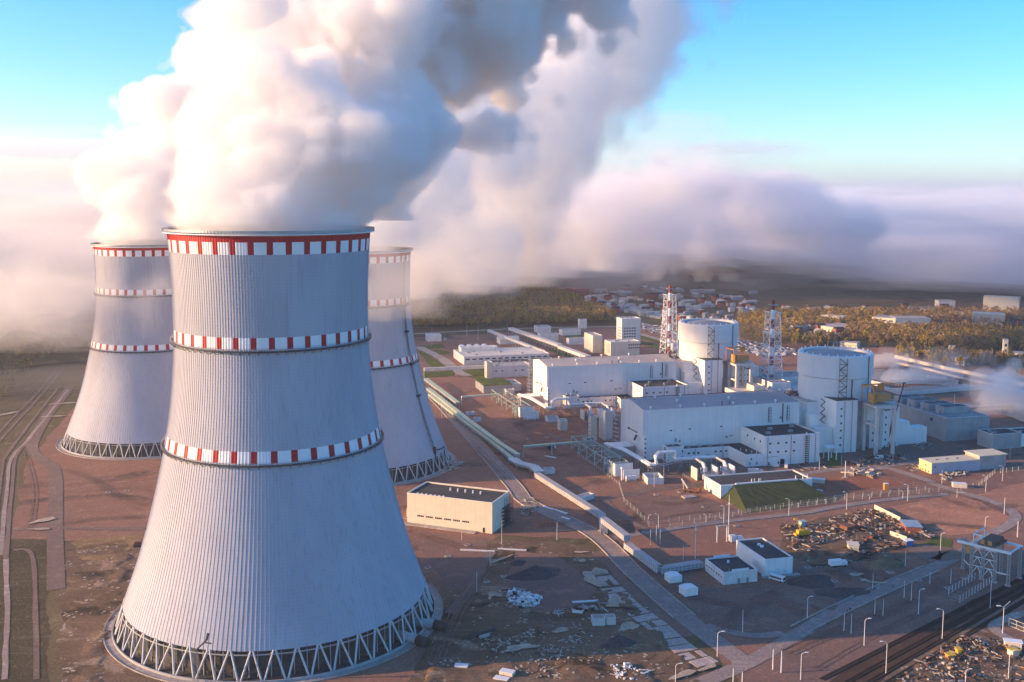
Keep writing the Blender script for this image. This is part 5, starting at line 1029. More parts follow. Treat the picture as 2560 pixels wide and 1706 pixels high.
# --- people: one continuous body each ---
def person(label,k,x,y,rz,col,pose=0,group=None):
    p=g(k,x,y); nodes=[((0,0,.95),.13),((0,0,1.12),.15),((0,0,1.36),.17),((0,0,1.5),.06),((0,0.01,1.64),.105),((0,0.02,1.73),.09),
      ((.09,0,.88),.1),((.11,.08*(1 if pose else .3),.5),.07),((.12,-.02,.08),.045),((.12,.13,.04),.045),((-.09,0,.88),.1),((-.11,-.04,.5),.07),((-.12,-.14 if pose else -.02,.08),.045),((-.12,.0,.04),.045),
      ((.2,0,1.42),.06),((.25,-.06,1.14),.045),((.24,.1,.9),.035),((.24,.14,.82),.03),((-.2,0,1.42),.06),((-.25,.04,1.14),.045),((-.24,.12,.9),.035),((-.24,.16,.82),.03)]
    ed=[(0,1),(1,2),(2,3),(3,4),(4,5),(0,6),(6,7),(7,8),(8,9),(0,10),(10,11),(11,12),(12,13),(2,14),(14,15),(15,16),(16,17),(2,18),(18,19),(19,20),(20,21)]
    me=bpy.data.meshes.new('person'); me.from_pydata([n[0] for n in nodes],ed,[]); o=bpy.data.objects.new('person',me); COL.objects.link(o)
    sk=o.modifiers.new('s','SKIN'); 
    if not me.skin_vertices: bpy.context.view_layer.objects.active=o; me.attributes
    for i,(c,r) in enumerate(nodes):
        sv_=me.skin_vertices[0].data[i]; sv_.radius=(r,r)
    me.skin_vertices[0].data[0].use_root=True; o.modifiers.new('u','SUBSURF').levels=1
    me.materials.append(col); o.location=(p.x,p.y,.05); o.rotation_euler[2]=rz; tag(o,label,'person',group); return o
def try_person(*a,**k):
    try: person(*a,**k)
    except Exception as ex: print('person',ex)
DKC=M('dark_clothes',(.03,.03,.04),(.05,.05,.06),rough=.9)
me=None
for l,k,x,y,r in (('person in dark clothes walking alone up the middle of the lower road','E4',872,842,.9),('person in dark clothes standing at the road edge, left of a pair','E4',520,1030,.3),('person in dark clothes standing at the road edge, right of a pair','E4',543,1018,.1),('person in dark clothes on the side road near the walkway bridge','E3',519,290,.2),('person in dark clothes under the walkway, left one','E3',190,303,.2),('person in dark clothes at the bottom of the road fork','E3',1185,1480,.4)):
    try_person(l,k,x,y,r,DKC,1)
# --- heaps, slabs, scrap ---
def heap(label,k,x,y,rx,ry,h,mat,rz=.3,seed=0,name='soil_heap',cat='heap'):
    p=g(k,x,y); rr=random.Random(seed); n=28; rings=9; vs=[(0,0,h)];fs=[]
    ph=[rr.uniform(0,6.3) for _ in range(4)]
    for j in range(1,rings+1):
        s=j/rings
        for i in range(n):
            a=2*math.pi*i/n; rad=1+.16*math.sin(2*a+ph[0])+.1*math.sin(3*a+ph[1])+.05*math.sin(7*a+ph[2])
            z=h*(1-s)**1.15+h*.10*math.sin(a*3+s*5+ph[3])*(1-s)*s*3+rr.uniform(-.12,.12)*(1-s) ; vs.append((rx*s*rad*math.cos(a),ry*s*rad*math.sin(a),z if j<rings else -.15))
    fs=[(0,1+i,1+(i+1)%n) for i in range(n)]+[(1+(j-1)*n+i,1+j*n+i,1+j*n+(i+1)%n,1+(j-1)*n+(i+1)%n) for j in range(1,rings) for i in range(n)]
    o=MB().add(vs,fs).build(name,mat,None,(p.x,p.y,0),rz,smooth=False); return tag(o,label,cat)
HD=GM('dark_soil',(.040,.032,.032),(.055,.042,.04),s=(.1,.3)); HB=GM('brown_soil',(.11,.075,.045),(.08,.055,.035),s=(.1,.3))
heap('large dark soil heap between the storage hall and the rough ground','E2',1300,645,13,8,4.8,HD,.3,1)
heap('small dark heap joined to the left of the large one','E2',1150,545,5,4,1.5,HD,.3,2)
heap('black soil heap near the concrete boxes','E3',330,1240,7.5,5.,4.0,HD,.2,3)
heap('brown soil heap below the storage yard','C4',960,455,11,7,4.2,HB,.3,4)
heap('small dark heap on top of the brown one','C4',1070,420,4,3,2.,HD,.3,5)
heap('broad dark soil heap beside the white service buildings','C4',230,620,14,8,3.4,HD,.2,6)
heap('lower dark soil heap nearer the lower road','C4',540,730,13,7,2.6,HD,.2,7)
heap('low sandy mound in the verge beside the walkway bridge','E3',380,190,8,4,1.0,m_sand,.5,8)
heap('brown earth mound beside the main road verge','E2',1420,210,10,7,1.2,m_sand,.5,9)
COLS=[M('scrap_pale',(.55,.48,.40),(.4,.34,.28),rough=.8),M('scrap_rust',(.24,.10,.06),(.16,.07,.05),rough=.9),M('scrap_dark',(.04,.035,.035),rough=.9),M('scrap_grey',(.28,.27,.27),(.2,.2,.2),rough=.8),M('scrap_wood',(.36,.22,.11),(.28,.17,.09),rough=.9)]
def scrap(name,label,cat,k,poly,n,smin,smax,wt=(3,3,3,2,2),long_=.4,seed=0,zmax=1.,group=None,stuff=True,mats=None):
    P_=gp(k,poly); xs=[p[0] for p in P_]; ys=[p[1] for p in P_]; rr=random.Random(seed); m=MB(); cnt=0; sel=[i for i,w_ in enumerate(wt) for _ in range(w_)]
    def inside(x,y):
        c=False
        for i in range(len(P_)):
            (x0,y0),(x1,y1)=P_[i],P_[i-1]
            if (y0>y)!=(y1>y) and x<(x1-x0)*(y-y0)/(y1-y0)+x0: c=not c
        return c
    cl=[(rr.uniform(min(xs),max(xs)),rr.uniform(min(ys),max(ys))) for _ in range(max(3,n//14))]
    while cnt<n:
        if rr.random()<.7: c=rr.choice(cl); x,y=rr.gauss(c[0],2.6),rr.gauss(c[1],2.2)
        else: x,y=rr.uniform(min(xs),max(xs)),rr.uniform(min(ys),max(ys))
        cnt+=1
        if not inside(x,y): continue
        s=rr.uniform(smin,smax); a=rr.uniform(0,3.14); l,w_,h=(s*rr.uniform(2,4.5),s*.3,s*.3) if rr.random()<long_ else (s,s*rr.uniform(.5,1),s*rr.uniform(.3,.8))
        z=rr.uniform(0,zmax)*rr.random(); m.k=rr.choice(sel); ca,sa=math.cos(a),math.sin(a); tl=rr.uniform(-.25,.25)
        vs=[]
        for dz in (0,h):
            for ux,uy in ((-l,-w_),(l,-w_),(l,w_),(-l,w_)): vs.append((x+(ux*ca-uy*sa)/2,y+(ux*sa+uy*ca)/2,z+dz+.02+ux*tl*.3+abs(l*tl*.3)))
        m.add(vs,[(3,2,1,0),(4,5,6,7),(0,1,5,4),(1,2,6,5),(2,3,7,6),(3,0,4,7)])
    o=m.build(name,mats or COLS); return tag(o,label,cat,group,'stuff' if stuff else None)
scrap('scrap_heap','sprawl of scrap timber and rusty metal in the storage yard','scrap','E4',[(0,370),(200,330),(450,330),(560,450),(360,480),(280,600),(60,540)],558,.5,1.58,seed=1,zmax=1.5)
scrap('scrap_heap','rusty and pale scrap in the upper storage yard','scrap','E4',[(300,320),(700,230),(900,300),(1000,380),(700,420),(480,400)],434,.5,1.44,seed=2,zmax=1.5)
scrap('pipe_heap','long dark heaps of stacked pipes and beams','scrap','E4',[(460,560),(560,470),(860,400),(960,470),(980,520),(560,640)],403,.6,1.73,(1,1,7,3,1),.8,3,2.2)
scrap('scrap_heap','scrap boards around the blue shed','scrap','E4',[(820,380),(960,330),(1230,430),(1150,470),(900,420)],260,.4,1.5,seed=4)
scrap('rubble_field','mixed rubble and debris field at the bottom right corner','rubble','E4',[(940,1530),(1100,1400),(1350,1240),(1640,1230),(1900,1350),(1960,1600),(900,1650)],1178,.35,1.22,(5,2,5,2,2),.3,5,1.6)
scrap('rubble_heap','heap of white and grey rubble on the dark yard','rubble','E2',[(1060,770),(1180,790),(1360,850),(1330,900),(1190,940),(1060,880)],420,.4,1.5,(1,0,1,8,0),.3,6,1.4,mats=[COLS[0],COLS[1],COLS[2],MWH,COLS[3]])
scrap('rubble_field','scattered pale stones and boards in the rough ground','rubble','E2',[(830,1150),(1100,1180),(1500,1060),(1900,1150),(1950,1500),(1300,1560),(900,1400),(740,1000)],496,.3,0.94,(8,0,2,2,1),.4,7,.4)
scrap('rubble_field','white rubble beside the slab road at the bottom','rubble','E3',[(260,1430),(420,1420),(620,1500),(480,1568),(300,1540)],220,.3,1.3,(3,0,3,6,0),.3,8,1.,mats=[COLS[0],COLS[1],COLS[2],MWH,COLS[3]])
scrap('rubble_field','boards and slabs along the track above the rough ground','rubble','E2',[(1350,980),(1680,930),(1926,880),(1926,960),(1700,960),(1400,1010)],160,.5,2,(6,0,1,3,1),.8,9,.4)
scrap('lumber_stack','boards and scaffold parts beside the white hall gable','lumber','E2',[(1190,0),(1330,0),(1330,60),(1230,160),(1180,120)],160,.4,1.6,(5,2,1,2,2),.6,10,.8)
scrap('pipe_stock','rows of short pale pipes stocked in front of the yellow-roofed building','pipes','E1',[(1700,880),(1920,860),(1900,900),(1720,940)],260,.6,1.5,(7,0,2,2,0),.1,11,1.2)
scrap('pipe_stock','clutter of pallets left of the yellow-roofed building','pallets','E1',[(1440,830),(1570,790),(1570,850),(1480,880)],90,.5,1.6,(5,1,2,2,1),.3,12,1.)
scrap('construction_clutter','machines and stored material around the reactor portal','clutter','C3',[(590,1010),(900,960),(1200,950),(1210,1010),(900,1080),(600,1080)],230,.5,2.2,(4,1,3,3,1),.4,13,1.2)
scrap('construction_clutter','white crates beside the dark mobile crane','clutter','C3',[(1210,860),(1480,830),(1490,890),(1230,900)],60,.7,2.4,(3,0,1,5,0),.2,14,1.)
scrap('construction_clutter','pale machinery below the stair of the nearer hall','clutter','C2',[(60,580),(170,560),(170,620),(80,620)],70,.6,1.8,(3,1,2,4,0),.3,15,1.2)
scrap('construction_clutter','boards and plates around the sand field edge','clutter','C3',[(600,1110),(800,1090),(1000,1160),(900,1190),(600,1150)],70,.8,3,(7,0,1,1,1),.5,16,.3)
scrap('construction_clutter','cables and crates at the tall annex corner','clutter','C3',[(320,1010),(440,1090),(300,1090),(60,1120),(40,1060)],70,.4,1.5,(4,0,2,3,0),.5,17,.5)
scrap('debris','loose material by the red gravel plain behind the galleries','debris','D5',[(630,1010),(800,1040),(780,1150),(650,1160)],60,.8,2.6,(7,1,0,1,0),.7,18,.3)
# small flat manholes: countable, all alike but placed apart
mh0=None
for k,x,y in [('E3',1072,62),('E3',1230,157),('E3',1345,225),('C4',190,480),('C4',460,617),('C4',1012,527),('C4',1298,605),('C4',1762,588),('C4',1590,685),('C2',563,1152),('C2',803,1125),('C2',1047,1273),('E2',548,488),('E2',378,587),('E2',718,392),('E2',1033,662),('E2',880,705),('C5',1268,912),('C5',1080,925),('D5',1255,838),('D5',1495,820),('D5',1685,802),('C4',2650,300),('E1',1140,1290)]:
    p=g(k,x,y)
    if mh0 is None:
        mh0=thing('manhole_cover','small square pale concrete manhole cover lying on dark gravel','manhole cover',p.x,p.y,0,.3,'square concrete manhole covers'); MB().box(-1.5,1.5,-1.5,1.5,.02,.32).build('frame',m_conc,mh0); MB().lathe(0,0,[(.6,.325),(.6,.4),(.01,.42)],12).build('lid',MDK,mh0)
    else: c=copy_tree(mh0); c.location=(p.x,p.y,0)
p=g('C2',890,1177); T=thing('concrete_cover','largest flat pale concrete cover left of the grass mound shelter','concrete cover',p.x,p.y,0,.3); MB().box(-4,4,-2.6,2.6,.02,.9).build('cover_slab',m_conc,T)
for i,(k,x,y,l,rz,n) in enumerate([('E2',1475,92,20,-.8,'long row of white sacks beside the main road'),('E2',1563,162,6,-.8,'short row of white sacks beside the main road'),('C3',243,1300,12,-.5,'white pipe lying at the foot of the grass mound'),('E2',805,440,18,-.12,'long pale beam on the ground below the white hall'),('E2',1110,432,16,-.15,'pale beam right of the sunken strip below the white hall'),('E2',1740,878,13,.15,'pale slab lying by the slab road'),('D5',1720,1005,9,-.6,'white beam lying beside the railway strip')]):
    T=thing('ground_beam',n,'beam',*tuple(g(k,x,y))[:2],0,rz); m=MB()
    for j in range(int(l/1.5)): m.box(-l/2+j*1.5,-l/2+j*1.5+1.35,-.6,.6,.02,.55)
    m.build('beam_body',MWH,T)
# pale fence wall and blue shed of the storage yard
a,b=g('E4',730,225),g('E4',930,325); d=b-a; T=thing('yard_wall','cream board fence along the upper edge of the storage yard','fence',a.x,a.y,0,math.atan2(d.y,d.x)); MB().box(0,d.length,0,.2,0,2.6).build('board_panel',CREAM,T)
a,b=g('E4',850,428),g('E4',980,475); d=b-a; T=thing('yard_wall','short cream board fence beside the dark pipe heap','fence',a.x,a.y,0,math.atan2(d.y,d.x)); MB().box(0,d.length,0,.2,0,2.4).build('board_panel',CREAM,T)
def ysh(label,k,p0,p1,w,h,wall,roof,cat='shed'):
    A_,B_=g(k,*p0),g(k,*p1); d=B_-A_; T=thing('storage_shed',label,cat,A_.x,A_.y,0,math.atan2(d.y,d.x)); L=d.length
    MB().box(0,L,0,w,0,h).build('wall',wall,T); MB().box(-.4,L+.4,-.4,w+.4,h+.004,h+.25).build('roof',roof,T); return T
ysh('storage shed with pale blue sheet roof at the end of the board fence','E4',(975,400),(1100,405),12,2.6,BRK,RFB)
ysh('cream box container beside the dark pipe heap','E4',(530,545),(610,550),6,2.6,CREAM,CREAM,'container'); ysh('blue container right of the dark pipe heap','E4',(980,520),(1030,515),3,3,BLUEP,CLAD,'container')
ysh('rusty red container in the upper scrap yard','E4',(520,405),(580,395),6,2.6,RUST,RUST,'container'); ysh('pale green container beside the yellow crane','E4',(168,365),(205,360),3,2.6,TEAL,TEAL,'container')
ysh('yellow box in the rubble field, right one','C4',(2240,1380),(2300,1370),3,2.6,CREAM,YEL,'container'); ysh('long cream container behind the yellow box in the rubble','C4',(2160,1270),(2330,1290),3,2.2,CREAM,WHT,'container')
ysh('small yellow crate in the middle of the rubble field','C4',(1690,1350),(1725,1350),2.4,2,YEL,YEL,'crate'); ysh('orange crate left of the small yellow one in the rubble','C4',(1600,1400),(1660,1395),2.6,1.6,ORG2,YEL,'crate')
# substation frame near the huts
p=g('E3',1180,370); T=thing('substation_frame','pale portal frame and transformer behind the service huts','electrical equipment',p.x,p.y,0,.25); m=MB()
for x in (0,5.5): m.box(x-.3,x+.3,-.3,.3,0,8.8)
m.box(-1,6.8,-.25,.25,8.8,9.2); m.build('portal',PALEC,T); MB().box(7,10,-2,1,.3,3.6).box(11,14,-2,1,.3,2.8).build('transformer',MWH,T); m=MB(); m.tube((6,0,8.8),(24,-2,6.5),.05,3).tube((0,0,8.8),(24,-1,6.2),.05,3); m.build('cable',MDK,T)
p=g('E3',1285,700); T=thing('wooden_pole','wooden pole with a slanting stay in front of the stepped service building','pole',p.x,p.y,0); MB().tube((0,0,0),(0,0,9),.15,6).build('shaft',RUST,T); MB().tube((-6,-2,0),(0,0,6),.09,5).build('stay',CREAM,T)
p=g('E2',830,1165); T=thing('buried_pipe','dark pipes lying in the open trench right of the front tower','pipe',p.x,p.y,0,.6); MB().tube((-9,0,.3),(7,0,.9),1.1,14).build('pipe_body',M('dark_pipe',(.05,.045,.042),rough=.7),T,smooth=True); MB().tube((-2,-2.6,.4),(2.5,-2.6,.5),.9,14).build('pipe_segment',GREYC,T,smooth=True)
# ---------------- vegetation ----------------
def LM_(name,c1,c2,c3):
    m=bpy.data.materials.new(name); t,N,L,b=_nodes(m); tc=N.new('ShaderNodeTexCoord').outputs['Object']
    at_=N.new('ShaderNodeNewGeometry').outputs['Random Per Island']
    c=mixn(t,rampn(t,at_,.1,.9),c1,c2); c=mixn(t,rampn(t,noisen(t,tc,.045,3),.5,.66),c,c3); L.new(c,b.inputs['Base Color']); b.inputs['Roughness'].default_value=.9; b.inputs['Specular IOR Level'].default_value=.1; return m
LEAFG=LM_('green_leaves',(.17,.15,.045),(.34,.26,.08),(.46,.28,.10)); LEAFY=LM_('yellow_leaves',(.42,.27,.04),(.52,.34,.06),(.32,.24,.06)); LEAFB=LM_('brown_leaves',(.24,.16,.09),(.34,.23,.13),(.18,.14,.08)); LEAFC=LM_('conifer_needles',(.06,.075,.035),(.10,.11,.05),(.13,.12,.05))
BARK=M('bark',(.12,.10,.085),(.07,.06,.05),rough=.95)
def crown_arrays(kind,seed,H,n):
    """leaf clumps: small quads spread through the crown volume; returns (n,4,3)"""
    rg=np.random.RandomState(seed); q=[]
    if kind=='cone':
        t=rg.rand(n)**.75; z=H*(.12+.88*(1-t)); r=(H*.20)*(t**.9)*(.35+.65*rg.rand(n)**.5)*(1+.25*np.sin(z*3.)); a=rg.rand(n)*6.283
        c=np.stack([r*np.cos(a),r*np.sin(a),z],1); s=H*.045
    else:
        k=rg.randint(5,9); cc=np.stack([rg.uniform(-.14,.14,k)*H,rg.uniform(-.14,.14,k)*H,rg.uniform(.42,.86,k)*H],1); rc=rg.uniform(.10,.19,k)*H
        i=rg.randint(0,k,n); d=rg.normal(size=(n,3)); d/=np.linalg.norm(d,axis=1)[:,None]; c=cc[i]+d*(rc[i]*rg.rand(n)**.4)[:,None]*np.array([1,1,1.25]); s=H*.05
    u=rg.normal(size=(n,3)); u/=np.linalg.norm(u,axis=1)[:,None]; v=np.cross(u,rg.normal(size=(n,3))); v/=np.linalg.norm(v,axis=1)[:,None]
    sz=(s*rg.uniform(.6,1.3,n))[:,None]; return np.stack([c-u*sz,c+v*sz*.8,c+u*sz,c-v*sz*.8],1)
def quads_mesh(name,Q,mat):
    n=len(Q); me=bpy.data.meshes.new(name); me.vertices.add(n*4); me.vertices.foreach_set('co',Q.reshape(-1).astype(np.float32)); me.loops.add(n*4); me.loops.foreach_set('vertex_index',np.arange(n*4,dtype=np.int32)); me.polygons.add(n); me.polygons.foreach_set('loop_start',np.arange(n,dtype=np.int32)*4); me.update(calc_edges=True); me.materials.append(mat); return me
def tree_proto(kind,seed,H,mat,n=150):
    T=bpy.data.objects.new('tree',None); m=MB(); m.tube((0,0,-.3),(0,0,H*.8),H*.02,6,H*.006); rg=random.Random(seed)
    for i in range(6): a=rg.uniform(0,6.28); z=H*rg.uniform(.3,.65); m.tube((0,0,z),(math.cos(a)*H*.13,math.sin(a)*H*.13,z+H*.14),H*.008,4,H*.003)
    tr=m.build('trunk',BARK); cr=bpy.data.objects.new('crown',quads_mesh('crown',crown_arrays(kind,seed,H,n),mat)); return tr.data,cr.data,(bpy.data.objects.remove(tr),bpy.data.objects.remove(cr),bpy.data.objects.remove(T))[0]
PROT={}
for nm,kind,mat,H,c in (('birch_tree','round',LEAFG,13,3),('autumn_tree','round',LEAFY,12,3),('bare_tree','round',LEAFB,12,3),('conifer_tree','cone',LEAFC,14,3)):
    PROT[nm]=[tree_proto(kind,i*7+len(nm),H,mat,170 if nm!='bare_tree' else 100)[:2] for i in range(c)]
def plant(nm,x,y,s,label,group,rr):
    T=thing(nm,label,'tree',x,y,0,rr.uniform(0,6.28),group); T.scale=(s,s,s*rr.uniform(.9,1.15)); a,b=rr.choice(PROT[nm])
    for n_,d_ in (('trunk',a),('crown',b)): o=bpy.data.objects.new(n_,d_); COL.objects.link(o); o.parent=T
def inpoly(P_,x,y):
    c=False
    for i in range(len(P_)):
        (x0,y0),(x1,y1)=P_[i],P_[i-1]
        if (y0>y)!=(y1>y) and x<(x1-x0)*(y-y0)/(y1-y0)+x0: c=not c
    return c
def scatter(P_,n,rr):
    xs=[p[0] for p in P_]; ys=[p[1] for p in P_]; out=[]; tries=0
    while len(out)<n and tries<n*30:
        tries+=1; x,y=rr.uniform(min(xs),max(xs)),rr.uniform(min(ys),max(ys))
        if inpoly(P_,x,y): out.append((x,y))
    return out
rr=random.Random(11)
for k,poly,n,mix,label,group in [
  ('D4',[(985,890),(1650,1010),(1690,1000),(1400,880),(1020,820)],75,('autumn_tree','autumn_tree','birch_tree','conifer_tree'),'%s in the glowing row along the pale embankment wall','trees along the pale embankment wall'),
  ('D3',[(1210,700),(1420,740),(1430,670),(1220,640)],22,('autumn_tree',),'bright yellow %s behind the nearer vent stack','yellow trees behind the nearer vent stack'),
  ('D3',[(830,680),(1100,740),(1400,790),(1800,770),(1850,740),(1500,700),(1100,680),(820,640)],70,('birch_tree','bare_tree','birch_tree'),'%s between the two reactor drums beyond the car park','trees beyond the car park'),
  ('D4',[(20,750),(380,770),(620,760),(900,800),(1000,760),(620,690),(100,700)],55,('bare_tree','birch_tree','conifer_tree','bare_tree'),'%s behind the nearer drum','trees behind the nearer drum'),
  ('D4',[(1700,1000),(2100,960),(2311,980),(2311,930),(1900,900),(1700,940)],40,('birch_tree','conifer_tree','bare_tree'),'%s near the small yellow blocks at the right','trees near the small yellow blocks')]:
    Pn=gp(k,poly)
    for x,y in scatter(Pn,n,rr):
        nm=rr.choice(mix); plant(nm,x,y,rr.uniform(.65,1.15),label%nm.replace('_',' '),group+', '+nm.replace('_',' ')+'s',rr)
def forest(name,label,P_,n,mixk,seed,H=(10,16),nq=46):
    rr=random.Random(seed); rg=np.random.RandomState(seed); var={k:[crown_arrays('cone' if k=='c' else 'round',seed+i*3+ord(k),1.,nq) for i in range(4)] for k in set(mixk)}
    per={}
    for x,y in scatter(P_,n,rr):
        k=rr.choice(mixk); s=rr.uniform(*H); a=rr.uniform(0,6.28); c,s_=math.cos(a),math.sin(a); Q=rr.choice(var[k])*s*np.array([1.1,1.1,1]); X=Q[...,0]*c-Q[...,1]*s_+x; Y=Q[...,0]*s_+Q[...,1]*c+y
        per.setdefault(k,[]).append(np.stack([X,Y,Q[...,2]],-1))
    mats={'g':LEAFG,'y':LEAFY,'b':LEAFB,'c':LEAFC}; Qs=[];mi=[];ml=[]
    for j,(k,v) in enumerate(per.items()): q=np.concatenate(v); Qs.append(q); mi+=[j]*len(q); ml.append(mats[k])
    me=quads_mesh(name,np.concatenate(Qs),ml[0]); 
    for m_ in ml[1:]: me.materials.append(m_)
    me.polygons.foreach_set('material_index',mi); o=bpy.data.objects.new(name,me); COL.objects.link(o); return tag(o,label,'forest',kind='stuff')
forest('forest','autumn forest of mixed trees beyond the plant on the left',gp('D1',[(140,735),(700,705),(1400,700),(2230,660),(2100,580),(1900,520),(1850,470),(1600,360),(1200,330),(700,420),(140,520)]),3600,'ggbbcgby',3,(14,22))
forest('forest','brown woodland strip beyond the far road on the right',gp('D4',[(450,700),(900,740),(1500,800),(2311,860),(2311,640),(1700,600),(1000,620),(500,600)]),1700,'bbgbcy',4,(10,16))
forest('forest','dark thicket below the bank right of the pale embankment',gp('D4',[(1010,800),(1500,850),(1900,920),(2311,1010),(2311,880),(1800,850),(1400,800),(1000,760)]),500,'bbgc',6,(5,9))
forest('forest','misty woodland left of the left cooling tower',gp('d',[(-150,1000),(0,930),(95,840),(180,790),(150,740),(-200,760),(-500,900)]),1500,'bgbc',7,(7,12))
forest('shrubs','low scrub on the bank left of the road',gp('C5',[(-300,300),(-20,250),(250,-50),(420,-300),(100,-350),(-500,0)]),500,'bg',8,(1.5,3.5),20)
forest('shrubs','low scrub and weeds in the rough ground between tower and slab road',gp('E2',[(830,1150),(1100,1120),(1600,1060),(1926,1250),(1900,1568),(1000,1568),(760,1250)]),260,'bg',9,(.8,2.),16)
forest('shrubs','low scrub on the dark strip at the lower left edge',gp('d',[(0,1260),(100,1250),(105,1568),(-20,1568)]),420,'bg',10,(.8,2.2),16)
forest('forest','patchy golden woodland on the plain beyond the industrial estate',gp('D3',[(780,560),(1100,640),(1500,600),(2000,560),(2311,600),(2311,440),(1500,430),(800,470)]),900,'gybbg',12,(9,15))
forest('forest','distant hazy woodland below the fog bank',gp('D4',[(0,560),(700,560),(1500,560),(2311,560),(2311,430),(1200,420),(0,440)]),1500,'bbgb',13,(10,15),26)
# ---------------- distant buildings ----------------
def far(label,k,A_,B_,topy,dep,wall,roof,n=0,name='industrial_building',H=None):
    a,b=g(k,*A_),g(k,*B_); d=b-a; H=H or hz(a.x,a.y,P(k,0,topy)[1]); T=thing(name,label,'building',a.x,a.y,0,math.atan2(d.y,d.x)); L=d.length
    MB().box(0,L,0,dep,0,H).build('wall',wall,T); MB().box(-.3,L+.3,-.3,dep+.3,H+.004,H+.5).build('roof',roof,T)
    for r_ in range(2 if H>9 and n else 1 if n else 0):
        for i in range(n): win(T,L,dep,'f',L*(i+.5)/n,H*(.35+.3*r_),L/n*.5,H*.14)
    return T
far('pink brick factory block right of the forest, left wing','D1',(1640,385),(1790,392),335,40,BRK,BRK,6); far('pink brick factory block right of the forest, right wing','D1',(1800,400),(1950,395),310,40,BRK,BRK,6); far('long pink brick rear wing above the forest','D1',(1520,345),(1700,350),300,30,BRK,BRK,4)
for i in range(9): far('blue-roofed long shed in the row beyond the far vent stack','C1',(905+i*55,290+i*12),(965+i*55,297+i*12),272+i*12,26,GREYC,RFB)['group']='blue-roofed sheds'
far('bright cream stepped building beyond the yellow trees','D4',(215,530),(438,548),450,18,CREAM,RFW,5); far('long cream factory with dark roof behind the trees, left','D4',(160,600),(440,640),550,45,CREAM,RFG,0)
far('large cream hall with blue-green side far behind the drum','D4',(740,560),(975,580),465,30,CREAM,RFG,3); far('grey blue side hall joined to the large cream hall','D4',(985,585),(1345,590),480,30,RFB,RFG,0)
far('tall pale slab building at the upper right in the mist','D4',(1885,400),(2255,420),255,22,CREAM,RFW,0); far('low hall in front of the tall pale slab building','D4',(1780,540),(2110,555),430,24,GREYC,RFW,0)
far('long low cream shed beyond the car park','D4',(410,770),(585,785),725,14,CREAM,RFG,7); far('small cream shed amid the dark thicket','D4',(1275,745),(1370,752),720,10,CREAM,RFG,2)
far('small yellow block in the glowing trees','D4',(1565,950),(1690,975),885,8,CREAM,RFG,4); far('pale grey side of the small yellow block','D4',(1700,975),(1785,968),900,8,GREYC,RFG)
far('slim cream tower with a low wing at the right edge','D4',(2095,890),(2140,892),705,10,CREAM,RFW,1); far('long low cream wing beside the slim tower','D4',(2135,905),(2400,920),835,14,CREAM,RFG,10)
far('orange brick hut at the right edge beyond the embankment','D4',(2245,1085),(2400,1105),1005,10,ORG2,ORG2); far('small open white frame building in the thicket','D4',(1530,800),(1598,805),765,8,PLAST,WHT)
far('pale misty block in the haze above the cream hall','D4',(560,410),(600,412),375,14,PLAST,RFG); far('pale misty long block right of it in the haze','D4',(1110,400),(1430,415),370,24,PLAST,RFG,0); far('misty tower block in the haze at the centre right','D4',(1430,370),(1600,372),300,20,PLAST,RFG,0)
far('long cream shed behind the yellow trees','D3',(1245,520),(1700,560),490,20,CREAM,RFG,0)
rr=random.Random(5)
for i in range(46):
    k='C1'; x=rr.uniform(620,1440); y=170+(x-620)*.24+rr.uniform(-20,60)
    far('low pale shed in the industrial estate beyond the forest, by the far road',k,(x,y),(x+rr.uniform(14,38),y+3),0,rr.uniform(8,16),rr.choice([PLAST,GREYC,CREAM]),rr.choice([RFW,RFG,RFB]),H=rr.uniform(4,7))['group']='sheds of the far industrial estate'
for i in range(30):
    k='C1'; x=rr.uniform(1550,2300); y=rr.uniform(240,420)
    far('low shed on the brown plain behind the farther drum','C1',(x,y),(x+rr.uniform(14,44),y+3),0,rr.uniform(8,16),rr.choice([PLAST,GREYC,BRK]),rr.choice([RFW,RFG]),H=rr.uniform(4,7))['group']='sheds on the brown plain'
hm=[]
for c,(l_,w_,h_) in enumerate(((14,9,4),(9,8,5),(22,10,5),(12,8,7))):
    m=MB().box(-l_/2,l_/2,-w_/2,w_/2,0,h_); m.k=1; m.add([(-l_/2-.4,-w_/2-.4,h_+.01),(l_/2+.4,-w_/2-.4,h_+.01),(l_/2+.4,w_/2+.4,h_+.01),(-l_/2-.4,w_/2+.4,h_+.01),(-l_/2-.4,0,h_+2.4),(l_/2+.4,0,h_+2.4)],[(0,1,5,4),(2,3,4,5),(0,4,3),(1,2,5),(0,3,2,1)])
    o=m.build('house',[[GREYC,CREAM,GREYC,BRK][c],[RFG,RUST,RFG,RFD][c]]); hm.append(o.data); bpy.data.objects.remove(o)
for i in range(170):
    k_,x,y=('C1',rr.uniform(700,2352),rr.uniform(75,330)) if i%2 else ('D4',rr.uniform(-300,2300),rr.uniform(380,700)); p=g(k_,x,y); c=rr.randrange(4); o=bpy.data.objects.new('house',hm[c]); COL.objects.link(o); o.location=(p.x,p.y,0); o.rotation_euler[2]=GA+rr.choice((0,math.pi/2))+rr.uniform(-.1,.1)
    tag(o,'%s on the hazy brown plain below the fog bank'%('small pale house','small cream house','long low grey house','small brick house')[c] ,'house',('pale houses','cream houses','grey houses','brick houses')[c]+' on the hazy plain')
strip('far_road',gp('C1',[(560,215),(700,290),(960,370),(1190,430),(1440,500)]),10,m_conc)
